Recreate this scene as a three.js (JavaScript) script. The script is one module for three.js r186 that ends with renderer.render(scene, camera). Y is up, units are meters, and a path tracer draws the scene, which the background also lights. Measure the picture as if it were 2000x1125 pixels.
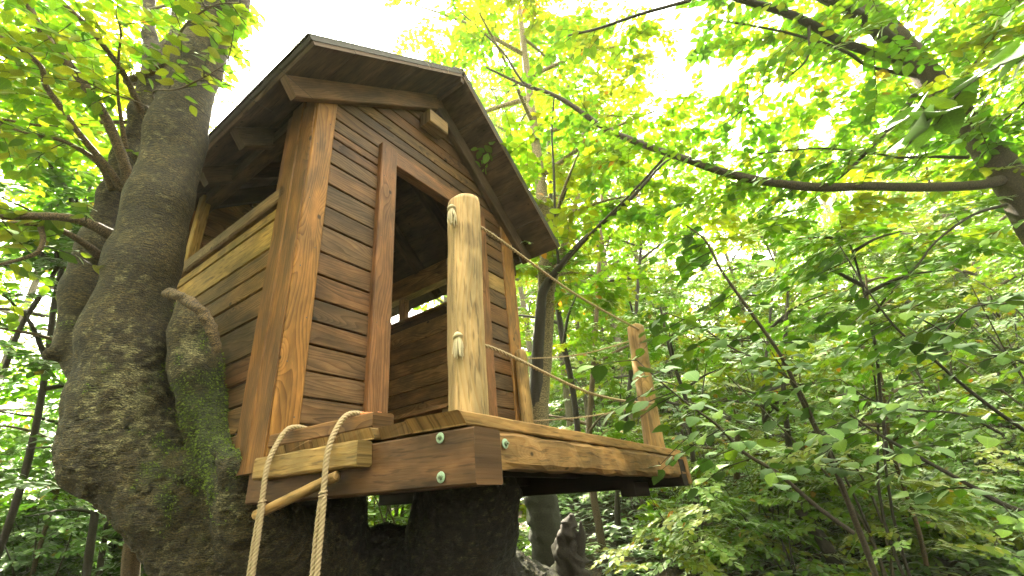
import * as THREE from 'three';
import { mergeGeometries } from 'three/addons/utils/BufferGeometryUtils.js';
import { createNoise3D, createNoise2D } from 'simplex-noise';

// ---------------------------------------------------------------- camera, sky, sun, exposure
const scene = new THREE.Scene();
const V = (x, y, z) => new THREE.Vector3(x, y, z);
const camera = new THREE.PerspectiveCamera(2 * Math.atan(562.5 / 888.75) * 180 / Math.PI, 1024 / 576, 0.05, 600);
const CAM = V(-0.9268, 1.5, 1.7772);
const CR = V(0.58452384, -0.08166278, 0.80725651), CU = V(-0.31053372, 0.89665534, 0.31555983), CF = V(0.74960036, 0.43513261, -0.49875737);
camera.position.copy(CAM);
camera.quaternion.setFromRotationMatrix(new THREE.Matrix4().makeBasis(CR, CU, CF.clone().negate()));
camera.userData.fStop = 5.6; camera.focus = 1.9;
const PX = (u, v, d) => CAM.clone().addScaledVector(CR, (u - 1000) / 888.75 * d).addScaledVector(CU, -(v - 562.5) / 888.75 * d).addScaledVector(CF, d);
const depthOf = (p) => p.clone().sub(CAM).dot(CF);
const toPx = (p) => { const q = p.clone().sub(CAM), d = q.dot(CF); return [1000 + 888.75 * q.dot(CR) / d, 562.5 - 888.75 * q.dot(CU) / d, d]; };

const SUN = V(0.235, 0.800, -0.552).normalize();
const SKY_LEVEL = 1.0, SUN_LEVEL = 5.0, EXPOSURE = 12.0;
{
  const W = 256, H = 128, data = new Float32Array(W * H * 4);
  for (let j = 0; j < H; j++) for (let i = 0; i < W; i++) {
    const up = ((j + 0.5) / H - 0.5) * Math.PI, az = ((i + 0.5) / W - 0.5) * 2 * Math.PI;
    const d = V(Math.cos(az) * Math.cos(up), Math.sin(up), Math.sin(az) * Math.cos(up));
    const c = Math.max(-1, Math.min(1, d.dot(SUN))), a = Math.acos(c);
    const glow = 5.0 * Math.exp(-a / 0.12) + 1.3 * Math.exp(-a / 0.5);      // bright hazy air round the sun
    const k = d.y > 0 ? 1 : Math.max(0.12, 1 + d.y * 6);
    const o = (j * W + i) * 4;
    data[o] = (1.02 + glow * 1.05) * k; data[o + 1] = (1.0 + glow) * k; data[o + 2] = (0.90 + glow * 0.82) * k; data[o + 3] = 1;
  }
  const t = new THREE.DataTexture(data, W, H, THREE.RGBAFormat, THREE.FloatType);
  t.mapping = THREE.EquirectangularReflectionMapping; t.magFilter = THREE.LinearFilter; t.minFilter = THREE.LinearFilter; t.needsUpdate = true;
  scene.background = t; scene.environment = t; scene.backgroundIntensity = SKY_LEVEL; scene.environmentIntensity = SKY_LEVEL;
}
const sun = new THREE.DirectionalLight(new THREE.Color(1.0, 0.92, 0.74), SUN_LEVEL);
sun.position.copy(SUN).multiplyScalar(40); sun.target.position.set(0, 0, 0);
sun.castShadow = true; sun.shadow.mapSize.set(2048, 2048); sun.shadow.radius = 1.5;
Object.assign(sun.shadow.camera, { left: -25, right: 25, top: 25, bottom: -25, near: 1, far: 120 });
scene.add(sun, sun.target);
const renderer = new THREE.WebGLRenderer({ antialias: true });
renderer.toneMapping = THREE.LinearToneMapping; renderer.toneMappingExposure = EXPOSURE; renderer.shadowMap.enabled = true;

scene.fog = new THREE.FogExp2(new THREE.Color(1.0, 0.97, 0.84), 0.0022);

// ---------------------------------------------------------------- helpers
let seedState = 12345;
const reseed = (s) => { seedState = (s * 2654435761) >>> 0; };
const rnd = () => { seedState = (seedState + 0x6d2b79f5) | 0; let t = Math.imul(seedState ^ (seedState >>> 15), 1 | seedState); t = (t + Math.imul(t ^ (t >>> 7), 61 | t)) ^ t; return ((t ^ (t >>> 14)) >>> 0) / 4294967296; };
const R = (a, b) => a + (b - a) * rnd();
const n3 = createNoise3D(rnd), n2 = createNoise2D(rnd);
const clamp = (x, a = 0, b = 1) => Math.max(a, Math.min(b, x)), mix = (a, b, t) => a + (b - a) * t;
const sstep = (a, b, x) => { const t = clamp((x - a) / (b - a)); return t * t * (3 - 2 * t); };
const fbm2 = (x, y, o = 4) => { let s = 0, a = 0.5; for (let i = 0; i < o; i++) { s += a * n2(x, y); x = x * 2.03 + 7.1; y = y * 2.03 - 3.7; a *= 0.5; } return s; };
const fbm3 = (x, y, z, o = 3) => { let s = 0, a = 0.5; for (let i = 0; i < o; i++) { s += a * n3(x, y, z); x = x * 2.03 + 7.1; y = y * 2.03 - 3.7; z = z * 2.03 + 1.3; a *= 0.5; } return s; };

const used = new Map();
const numbered = (name) => { const n = used.get(name) ?? 0; used.set(name, n + 1); return n ? name + '_' + String(n).padStart(3, '0') : name; };
const worldOf = new WeakMap();
function tag(o, label, category, group, kind) {
  if (label) o.userData.label = label;
  if (category) o.userData.category = category;
  if (group) o.userData.group = group;
  if (kind) o.userData.kind = kind;
  return o;
}
function thing(name, pos, label, category, group) {
  const o = new THREE.Group(); o.name = numbered(name); o.position.copy(pos); worldOf.set(o, pos.clone()); scene.add(o);
  return tag(o, label, category, group);
}
// a mesh whose geometry is given in world coordinates; it is re-centred on itself and hung under its parent
function part(name, geo, mat, parent, label) {
  geo.computeBoundingBox(); const c = geo.boundingBox.getCenter(V(0, 0, 0));
  geo.translate(-c.x, -c.y, -c.z);
  const m = new THREE.Mesh(geo, mat); m.castShadow = m.receiveShadow = true;
  const base = parent ? worldOf.get(parent) : V(0, 0, 0);
  m.position.copy(c).sub(base); worldOf.set(m, c);
  if (parent) { m.name = name; parent.add(m); } else { m.name = numbered(name); scene.add(m); }
  if (label) m.userData.label = label;
  return m;
}
// tapered tube along points [{p: Vector3, r}], uv in metres (u along, v round)
function tube(pts, { seg = 10, rad = 8, rough = 0, rs = 8, cap = true, smooth = true } = {}) {
  const curve = pts.length > 2 && smooth ? new THREE.CatmullRomCurve3(pts.map((q) => q.p), false, 'catmullrom', 0.5) : new THREE.LineCurve3(pts[0].p, pts[pts.length - 1].p);
  const rAt = (t) => { const f = t * (pts.length - 1), i = Math.min(pts.length - 2, Math.floor(f)); return mix(pts[i].r, pts[i + 1].r, f - i); };
  const pos = [], uv = [], idx = []; let N = V(0, 0, 0), len = 0, prev = null;
  for (let i = 0; i <= seg; i++) {
    const t = i / seg, p = curve.getPoint(t), T = curve.getTangent(t);
    if (!i) { N = Math.abs(T.y) < 0.9 ? V(0, 1, 0) : V(1, 0, 0); }
    N = N.clone().addScaledVector(T, -N.dot(T)).normalize(); const B = T.clone().cross(N);
    if (prev) len += p.distanceTo(prev); prev = p;
    for (let j = 0; j <= rad; j++) {
      const a = j / rad * 2 * Math.PI, dir = N.clone().multiplyScalar(Math.cos(a)).addScaledVector(B, Math.sin(a));
      let r = rAt(t);
      if (rough) { const q = p.clone().addScaledVector(dir, r); r *= 1 + rough * fbm3(q.x * rs, q.y * rs, q.z * rs, 3); }
      pos.push(p.x + dir.x * r, p.y + dir.y * r, p.z + dir.z * r); uv.push(len, a / (2 * Math.PI) * Math.max(0.05, pts[0].r * 6.28));
    }
  }
  for (let i = 0; i < seg; i++) for (let j = 0; j < rad; j++) { const a = i * (rad + 1) + j, b = a + rad + 1; idx.push(a, a + 1, b, a + 1, b + 1, b); }
  if (cap) for (const [row, flip] of [[0, 1], [seg, 0]]) {
    const p = curve.getPoint(row ? 1 : 0), c = pos.length / 3; pos.push(p.x, p.y, p.z); uv.push(0, 0);
    for (let j = 0; j < rad; j++) { const a = row * (rad + 1) + j; flip ? idx.push(c, a + 1, a) : idx.push(c, a, a + 1); }
  }
  const g = new THREE.BufferGeometry();
  g.setAttribute('position', new THREE.Float32BufferAttribute(pos, 3)); g.setAttribute('uv', new THREE.Float32BufferAttribute(uv, 2)); g.setIndex(idx);
  g.computeVertexNormals();
  const nor = g.attributes.normal;
  for (let i = 0; i <= seg; i++) {       // close the seam
    const a = i * (rad + 1), b = a + rad, n = V(nor.getX(a) + nor.getX(b), nor.getY(a) + nor.getY(b), nor.getZ(a) + nor.getZ(b)).normalize();
    nor.setXYZ(a, n.x, n.y, n.z); nor.setXYZ(b, n.x, n.y, n.z);
  }
  return g;
}
// chamfered board between corners lo and hi; the grain runs along axis; uv in metres with an offset of its own
function board(lo, hi, axis = 0, c = 0.004, wobble = 0) {
  const L = hi[axis] - lo[axis], b = (axis + 1) % 3, d = (axis + 2) % 3;
  c = Math.min(c, (hi[b] - lo[b]) * 0.3, (hi[d] - lo[d]) * 0.3);
  const prof = [[lo[b] + c, lo[d]], [hi[b] - c, lo[d]], [hi[b], lo[d] + c], [hi[b], hi[d] - c], [hi[b] - c, hi[d]], [lo[b] + c, hi[d]], [lo[b], hi[d] - c], [lo[b], lo[d] + c]];
  const seg = wobble ? Math.max(2, Math.round(L / 0.06)) : 1, pos = [], uv = [], uo = R(0, 9), vo = R(0, 9);
  const wob = []; for (let i = 0; i <= seg; i++) wob.push(prof.map((q, k) => wobble ? [wobble * fbm2(uo * 31 + i * 0.35, k * 3.1 + vo), wobble * fbm2(uo * 17 + i * 0.35, k * 2.3 + vo + 50)] : [0, 0]));
  const P = (i, k) => { const o = [0, 0, 0]; o[axis] = lo[axis] + L * i / seg; o[b] = prof[k][0] + wob[i][k][0]; o[d] = prof[k][1] + wob[i][k][1]; return o; };
  const put = (q, u, v) => { pos.push(...q); uv.push(u + uo, v + vo); };
  for (let k = 0, v = 0; k < 8; k++) {
    const k2 = (k + 1) % 8, w = Math.hypot(prof[k][0] - prof[k2][0], prof[k][1] - prof[k2][1]);
    for (let i = 0; i < seg; i++) {
      const u0 = L * i / seg, u1 = L * (i + 1) / seg, A = P(i, k), B = P(i, k2), C = P(i + 1, k2), D = P(i + 1, k);
      put(A, u0, v); put(B, u0, v + w); put(C, u1, v + w); put(A, u0, v); put(C, u1, v + w); put(D, u1, v);
    }
    v += w;
  }
  for (const i of [0, seg]) for (let k = 1; k < 7; k++) { const q = [P(i, 0), P(i, k), P(i, k + 1)]; if (i === 0) q.reverse(); for (const s of q) put(s, s[b] * 0.2, s[d] * 1.0); }
  const g = new THREE.BufferGeometry();
  g.setAttribute('position', new THREE.Float32BufferAttribute(pos, 3)); g.setAttribute('uv', new THREE.Float32BufferAttribute(uv, 2));
  g.computeVertexNormals(); return g;
}
// flat polygon (x, y pairs in a plane) with thickness, slightly bevelled; grain along x
function slab(poly, z0, z1, bevel = 0.003) {
  const s = new THREE.Shape(poly.map((q) => new THREE.Vector2(q[0], q[1])));
  const g = new THREE.ExtrudeGeometry(s, { depth: z1 - z0 - 2 * bevel, bevelEnabled: true, bevelSize: bevel, bevelOffset: -bevel, bevelThickness: bevel, bevelSegments: 1 });
  g.translate(0, 0, z0 + bevel); const u = g.attributes.uv, a = R(0, 9), b = R(0, 9);
  for (let i = 0; i < u.count; i++) u.setXY(i, u.getX(i) + a, u.getY(i) + b);
  return g;
}
const swapUV = (g) => { const u = g.attributes.uv; for (let i = 0; i < u.count; i++) u.setXY(i, u.getY(i), u.getX(i)); return g; };

// ---------------------------------------------------------------- textures and materials
function dataTex(W, H, f, srgb) {
  const d = new Uint8Array(W * H * 4);
  for (let j = 0; j < H; j++) for (let i = 0; i < W; i++) { const c = f(i / W, j / H, i, j), o = (j * W + i) * 4; d[o] = clamp(c[0]) * 255; d[o + 1] = clamp(c[1]) * 255; d[o + 2] = clamp(c[2]) * 255; d[o + 3] = 255; }
  const t = new THREE.DataTexture(d, W, H); t.wrapS = t.wrapT = THREE.MirroredRepeatWrapping; t.magFilter = THREE.LinearFilter; t.minFilter = THREE.LinearMipmapLinearFilter; t.generateMipmaps = true;
  if (srgb) t.colorSpace = THREE.SRGBColorSpace; t.needsUpdate = true; return t;
}
// a plank face: 2 m along u, 0.5 m across v
function woodTextures(seed, knots, contrast, fleck = 0) {
  reseed(seed); const K = []; for (let i = 0; i < knots; i++) K.push([R(0.05, 1.95), R(0.03, 0.47), R(0.012, 0.03), R(1.2, 2.6)]);
  const W = 1024, H = 512, h = new Float32Array(W * H);
  const col = dataTex(W, H, (s, t, i, j) => {
    const x = s * 2, y = t * 0.5; let g = y * 62 + 2.2 * n2(x * 0.7 + seed, y * 4.0) + 0.7 * n2(x * 2.2, y * 13 + seed), kn = 0;
    for (const k of K) { const dx = (x - k[0]) / 3.2, dy = y - k[1], q = Math.hypot(dx, dy) / k[2]; g += k[3] * 2.2 * Math.exp(-q * q * 0.35); kn = Math.max(kn, Math.exp(-((Math.hypot((x - k[0]) * 0.75, dy) / (k[2] * 0.42)) ** 4))); }
    const f = g - Math.floor(g), ring = Math.pow(f, 2.2) * (1 - sstep(0.93, 1, f));
    const fib = 0.5 * n2(x * 5, y * 420) + 0.5 * n2(x * 14, y * 900 + 9), blot = fbm2(x * 2.2 + 3 * seed, y * 7, 4), wear = fbm2(x * 7 - seed, y * 26, 4);
    let v = 0.80 - contrast * 0.30 * ring + 0.09 * fib * contrast + 0.26 * blot + 0.16 * Math.max(0, wear); v *= 1 - 0.55 * kn; v *= 1 - fleck * sstep(0.18, 0.55, fbm2(x * 5 + seed, y * 46, 4)) - fleck * 0.8 * sstep(0.1, 0.5, fbm2(x * 1.7 - seed, y * 6, 5));
    h[j * W + i] = 0.5 - 0.35 * ring * contrast + 0.12 * fib + 0.2 * wear * Math.min(1, contrast * 2);
    return [v, v * (0.965 - 0.05 * ring - 0.03 * blot), v * (0.93 - 0.12 * ring - 0.05 * blot)];
  }, true);
  const bump = dataTex(W, H, (s, t, i, j) => { const v = h[j * W + i]; return [v, v, v]; });
  for (const t of [col, bump]) t.repeat.set(0.5, 2);
  return { col, bump };
}
const woodA = woodTextures(11, 8, 0.74), woodB = woodTextures(23, 2, 0.55), woodC = woodTextures(37, 13, 0.88), woodP = woodTextures(53, 2, 0.12, 0.22), woodL = woodTextures(71, 3, 0.2, 0.24);
function wood(tex, r, g, b, rough = 0.55, bump = 0.0015) {
  return new THREE.MeshPhysicalMaterial({ color: new THREE.Color(r * 0.51, g * 0.51, b * 0.51), map: tex.col, bumpMap: tex.bump, bumpScale: bump, roughness: rough, specularIntensity: 0.3 });
}
const stains = (s) => { reseed(s); return Array.from({ length: 10 }, (_, i) => { const v = R(0.66, 1.26), w = R(0.86, 1.22); return [[woodA, woodC, woodB][i % 3], 0.252 * v, 0.133 * v * w, 0.060 * v * w * w]; }); };
const M = {
  plank: stains(61).map(([x, r, g, b]) => wood(x, r, g, b, 0.6, 0.002)),
  greyPlank: wood(woodC, 0.31, 0.185, 0.08, 0.65, 0.002),
  yellowPlank: wood(woodL, 0.86, 0.56, 0.18, 0.6, 0.002), gold: wood(woodC, 0.46, 0.265, 0.095, 0.6, 0.002), sill: wood(woodA, 0.52, 0.34, 0.18, 0.6, 0.002),
  corner: wood(woodA, 0.56, 0.275, 0.072, 0.55), cornerDark: wood(woodB, 0.38, 0.185, 0.055, 0.55),
  jamb: wood(woodA, 0.40, 0.195, 0.09, 0.55, 0.002),
  rafter: wood(woodB, 0.33, 0.19, 0.11, 0.6), soffit: [wood(woodP, 0.215, 0.146, 0.104, 0.75), wood(woodP, 0.21, 0.144, 0.102, 0.75), wood(woodP, 0.22, 0.148, 0.106, 0.75)],
  inner: [wood(woodA, 0.68, 0.38, 0.16, 0.65), wood(woodB, 0.56, 0.31, 0.13, 0.65), wood(woodC, 0.78, 0.45, 0.19, 0.65)],
  log: wood(woodL, 0.78, 0.565, 0.29, 0.75, 0.003), log2: wood(woodL, 0.62, 0.41, 0.17, 0.6, 0.003), block: wood(woodB, 0.6, 0.4, 0.2, 0.6),
  beam: wood(woodP, 0.225, 0.122, 0.058, 0.6), beamShaded: wood(woodP, 0.032, 0.017, 0.010, 0.7), edgeBeam: wood(woodL, 0.56, 0.34, 0.145, 0.65, 0.004),  // second beam wood has the shade under the platform put into its colour
  deck: [wood(woodL, 0.60, 0.37, 0.15, 0.7), wood(woodL, 0.52, 0.31, 0.13, 0.7), wood(woodL, 0.64, 0.42, 0.18, 0.7)],
  timber: wood(woodL, 0.62, 0.42, 0.16, 0.6, 0.003), kerb: wood(woodA, 0.36, 0.19, 0.075, 0.55), endGrain: wood(woodB, 0.55, 0.36, 0.13, 0.7),
  shingle: new THREE.MeshStandardMaterial({ color: new THREE.Color(0.039, 0.033, 0.029), roughness: 0.9 }),
  rope: new THREE.MeshStandardMaterial({ color: new THREE.Color(0.267, 0.192, 0.107), roughness: 0.9 }),
  ropeOrange: new THREE.MeshStandardMaterial({ color: new THREE.Color(0.455, 0.143, 0.046), roughness: 0.8 }),
  fray: new THREE.MeshStandardMaterial({ color: new THREE.Color(0.330, 0.267, 0.160), roughness: 0.95 }),
  washer: new THREE.MeshStandardMaterial({ color: new THREE.Color(0.203, 0.277, 0.192), roughness: 0.45, metalness: 0.25 }),
  nut: new THREE.MeshStandardMaterial({ color: new THREE.Color(0.176, 0.215, 0.143), roughness: 0.4, metalness: 0.6 }),
  nail: new THREE.MeshStandardMaterial({ color: new THREE.Color(0.05, 0.04, 0.035), roughness: 0.6, metalness: 0.5 }),
  web: new THREE.MeshStandardMaterial({ color: new THREE.Color(0.6, 0.56, 0.48), roughness: 1 }),
};
// bark: wrinkles run across the stem (u is across for the big trunk, along for tubes)
const barkH = new Float32Array(512 * 512);
const barkCol = dataTex(512, 512, (s, t, i, j) => {
  const x = s * 6, y = t * 6, wr = fbm2(x * 1.1, y * 12 + fbm2(x, y, 2) * 2, 4), sp = sstep(0.26, 0.36, fbm2(x * 2.6 + 40, y * 8, 4)), pit = fbm2(x * 7, y * 9 + 20, 4);
  barkH[j * 512 + i] = 0.5 + 0.4 * wr + 0.25 * pit; const v = 0.56 + 0.5 * wr + 0.42 * pit;
  return [mix(v, 1, sp * 0.8), mix(v * 0.98, 0.99, sp * 0.8), mix(v * 0.9, 0.92, sp * 0.8)];
}, true);
const barkBump = dataTex(512, 512, (s, t, i, j) => { const v = barkH[j * 512 + i]; return [v, v, v]; });
const barkMat = (r, g, b, rx = 2, ry = 2, bump = 0.006, vc = false, rot = false) => {
  const map = barkCol.clone(), bm = barkBump.clone(); for (const t of [map, bm]) { t.repeat.set(rx, ry); if (rot) { t.rotation = Math.PI / 2; } t.needsUpdate = true; }
  return new THREE.MeshStandardMaterial({ color: new THREE.Color(r, g, b), map, bumpMap: bm, bumpScale: bump, roughness: 0.85, vertexColors: vc });
};
const B = {
  big: barkMat(0.58, 0.56, 0.51, 2.5, 2.5, 0.014, true), lean: barkMat(0.105, 0.072, 0.040, 3, 3, 0.006, false, true), limb: barkMat(0.18, 0.112, 0.052, 3, 3, 0.004, false, true), beech: barkMat(0.17, 0.14, 0.095, 2, 2, 0.004, false, true),
  dark: barkMat(0.055, 0.039, 0.025, 4, 4, 0.003, false, true), mossy: barkMat(0.040, 0.042, 0.014, 3, 3, 0.008, false, true), pale: barkMat(0.36, 0.28, 0.17, 2, 2, 0.004, false, true), mid: barkMat(0.10, 0.072, 0.042, 3, 3, 0.003, false, true), dead: barkMat(0.30, 0.235, 0.17, 3, 3, 0.003, false, true),
};
// leaf: midrib and side veins
const leafTex = dataTex(128, 128, (s, t) => {
  const y = Math.abs(t - 0.5) * 2, mid = 1 - sstep(0.0, 0.05, y), q = (s - y * 0.16) * 9, vein = 1 - sstep(0, 0.16, Math.abs(q - Math.round(q)));
  const v = 0.82 + 0.10 * fbm2(s * 9, t * 9, 3) + 0.16 * Math.max(mid, vein * 0.55); return [v, v, v * 0.9];
}, true);
leafTex.wrapS = leafTex.wrapT = THREE.ClampToEdgeWrapping;
const leafMat = (r, g, b, tr = 0.5, vc = true) => new THREE.MeshPhysicalMaterial({ color: new THREE.Color(r, g, b), map: leafTex, roughness: 0.62, transmission: tr, thickness: 0, side: THREE.DoubleSide, vertexColors: vc, ior: 1.35 });
const LEAF = leafMat(1, 1, 1, 0.68), TWIG = new THREE.MeshStandardMaterial({ color: new THREE.Color(0.11, 0.075, 0.045), roughness: 0.9, vertexColors: true });

// ---------------------------------------------------------------- leaves and sprays
function leafGeo(L, W, st, { fold = 0.12, droop = 0.15, serr = 0, tone = 1 } = {}) {
  const pos = [], uv = [], col = [], idx = [];
  for (let i = 0; i <= st; i++) {
    const t = i / st, w = i === 0 || i === st ? 0.004 : W * 0.5 * Math.pow(Math.sin(Math.PI * Math.pow(t, 0.82)), 0.8) * (1 + serr * (i % 2 ? 1 : -1)), x = t * L, y = -droop * L * t * t;
    for (const s of [-1, 0, 1]) { pos.push(x - (s ? serr * L * 0.2 : 0), y + (s ? fold * w : 0), s * w); uv.push(t, 0.5 + s * 0.5 * Math.min(1, w / (W * 0.5))); col.push(tone, tone, tone); }
  }
  for (let i = 0; i < st; i++) for (const s of [0, 1]) { const a = i * 3 + s, b = a + 3; idx.push(a, a + 1, b, a + 1, b + 1, b); }
  const g = new THREE.BufferGeometry();
  g.setAttribute('position', new THREE.Float32BufferAttribute(pos, 3)); g.setAttribute('uv', new THREE.Float32BufferAttribute(uv, 2)); g.setAttribute('color', new THREE.Float32BufferAttribute(col, 3)); g.setIndex(idx);
  g.computeVertexNormals(); return g;
}
const tint = (g, r, gg, b) => { const n = g.attributes.position.count, a = new Float32Array(n * 3); for (let i = 0; i < n; i++) { a[i * 3] = r; a[i * 3 + 1] = gg; a[i * 3 + 2] = b; } g.setAttribute('color', new THREE.BufferAttribute(a, 3)); return g; };
const XF = (p, yaw, pitch, roll, s = 1) => new THREE.Matrix4().compose(p, new THREE.Quaternion().setFromEuler(new THREE.Euler(roll, yaw, pitch, 'YZX')), V(s, s, s));
// a flat spray: a twig along +x with alternate leaves, and side twigs for the larger ones
function spray(seed, len, leaf, wid, st, side) {
  reseed(seed); const leaves = [], twigs = [];
  const run = (M0, l, n, depth) => {
    const p = [V(0, 0, 0), V(l * 0.35, R(-0.02, 0.03) * l * 2, R(-0.06, 0.06) * l), V(l * 0.7, R(-0.06, 0.02) * l * 2, R(-0.08, 0.08) * l), V(l, -0.12 * l, R(-0.1, 0.1) * l)];
    const c = new THREE.CatmullRomCurve3(p);
    const tw = tube(p.map((q, i) => ({ p: q, r: mix(0.0028, 0.0009, i / 3) * (depth ? 0.7 : 1) })), { seg: 5, rad: 3, cap: false }); tw.applyMatrix4(M0); twigs.push(tint(tw, 1, 1, 1));
    for (let i = 0; i < n; i++) {
      const t = 0.12 + 0.88 * i / (n - 1), q = c.getPoint(t), sgn = i % 2 ? 1 : -1, k = R(0.75, 1.15) * (0.75 + 0.4 * Math.sin(Math.PI * t)), last = i === n - 1;
      const g = leafGeo(leaf * k, wid * k, st, { fold: R(0.02, 0.25), droop: R(0.02, 0.3) });
      g.applyMatrix4(XF(q, last ? R(-0.3, 0.3) : sgn * R(0.6, 1.15), R(-0.35, 0.2), R(-0.45, 0.45))); g.applyMatrix4(M0);
      const b = R(0.72, 1.25), y = R(0.85, 1.25); if (rnd() < 0.012) leaves.push(tint(g, b * 1.7, b * 0.55, b * 0.9)); else leaves.push(tint(g, b * y, b, b * R(0.7, 1.1)));
    }
    if (!depth) for (let i = 0; i < side; i++) { const t = 0.15 + 0.7 * (i + 0.5) / side, q = c.getPoint(t), sgn = i % 2 ? 1 : -1; run(M0.clone().multiply(XF(q, sgn * R(0.5, 0.95), R(-0.15, 0.1), R(-0.3, 0.3))), l * R(0.4, 0.6) * (1.15 - t * 0.5), Math.max(4, Math.round(n * 0.55)), 1); }
  };
  run(new THREE.Matrix4(), len, Math.round(len / leaf * 2.1) + 2, 0);
  const a = mergeGeometries(leaves), b = mergeGeometries(twigs), g = mergeGeometries([a, b], true); return g;
}
const SPRAY = { near: [1, 2, 3, 4].map((s) => spray(100 + s, 0.34, 0.068, 0.046, 5, 0)), mid: [1, 2, 3, 4].map((s) => spray(200 + s, 0.55, 0.07, 0.05, 3, 4)), far: [1, 2, 3].map((s) => spray(300 + s, 0.95, 0.085, 0.062, 2, 6)) };
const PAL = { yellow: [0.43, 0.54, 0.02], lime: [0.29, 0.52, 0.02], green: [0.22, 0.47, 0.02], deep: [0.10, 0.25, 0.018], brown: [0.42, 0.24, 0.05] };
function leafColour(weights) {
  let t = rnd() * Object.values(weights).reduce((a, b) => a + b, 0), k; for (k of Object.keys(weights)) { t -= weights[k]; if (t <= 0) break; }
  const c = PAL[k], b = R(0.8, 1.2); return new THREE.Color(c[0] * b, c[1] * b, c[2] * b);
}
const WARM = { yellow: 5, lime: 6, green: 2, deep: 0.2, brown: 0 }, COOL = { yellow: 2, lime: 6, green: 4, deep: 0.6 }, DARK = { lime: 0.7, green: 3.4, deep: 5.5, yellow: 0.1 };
// foliage of one plant: list of {p, yaw, pitch, roll, s}; one mesh of copies per spray form
function foliage(list, forms, weights, parent, name = 'foliage') {
  const base = worldOf.get(parent), per = forms.map(() => []);
  for (const q of list) per[Math.floor(rnd() * forms.length)].push(q);
  per.forEach((qs, k) => {
    if (!qs.length) return;
    const im = new THREE.InstancedMesh(forms[k], [LEAF, TWIG], qs.length); im.name = name; im.userData.kind = 'stuff'; im.castShadow = im.receiveShadow = true;
    qs.forEach((q, i) => { im.setMatrixAt(i, XF(q.p.clone().sub(base), q.yaw, q.pitch, q.roll, q.s)); im.setColorAt(i, leafColour(q.w ?? weights)); });
    parent.add(im);
  });
}
const inGap = (p) => { const d = p.clone().sub(CAM).normalize(); return Math.acos(clamp(d.dot(SUN), -1, 1)) < 0.22 + 0.05 * n3(p.x, p.y, p.z); };   // the hole in the canopy where the sun stands

// ---------------------------------------------------------------- ground
function groundY(x, z) {
  const s = 0.85 * x - 0.40 * z - 1.6, k = 1.2, rise = k * Math.log(1 + Math.exp((s - 2) / k));
  const far = Math.max(0, s - 30); return 0.44 * rise - 0.30 * far * far / (far + 10) + 0.14 * fbm2(x * 0.35, z * 0.35, 4) + 0.5 * n2(x * 0.07, z * 0.07) * sstep(4, 14, Math.hypot(x, z));
}
{
  const pos = [], idx = [], uv = [], N = 150, coord = (i) => { const t = i / N * 2 - 1; return Math.sign(t) * (22 * Math.abs(t) + 98 * Math.abs(t) ** 5); };
  for (let j = 0; j <= N; j++) for (let i = 0; i <= N; i++) { const x = coord(i) + 4, z = coord(j) - 3; pos.push(x, groundY(x, z), z); uv.push(x, z); }
  for (let j = 0; j < N; j++) for (let i = 0; i < N; i++) { const a = j * (N + 1) + i, b = a + N + 1; idx.push(a, b, a + 1, a + 1, b, b + 1); }
  const g = new THREE.BufferGeometry(); g.setAttribute('position', new THREE.Float32BufferAttribute(pos, 3)); g.setAttribute('uv', new THREE.Float32BufferAttribute(uv, 2)); g.setIndex(idx); g.computeVertexNormals();
  const soil = dataTex(512, 512, (s, t) => { const a = fbm2(s * 40, t * 40, 4), b = fbm2(s * 9 + 3, t * 9, 3), c = sstep(0.15, 0.4, fbm2(s * 70, t * 60 + 9, 3)); const v = 0.42 + 0.35 * a + 0.2 * b; return [v + 0.28 * c, v * 0.86 + 0.2 * c, v * 0.62 + 0.12 * c]; }, true); soil.repeat.set(0.5, 0.5);
  const m = new THREE.Mesh(g, new THREE.MeshStandardMaterial({ color: new THREE.Color(0.13, 0.105, 0.06), map: soil, bumpMap: soil, bumpScale: 0.02, roughness: 1 })); m.name = 'ground'; m.receiveShadow = true; m.userData.kind = 'structure'; scene.add(m);
}

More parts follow.
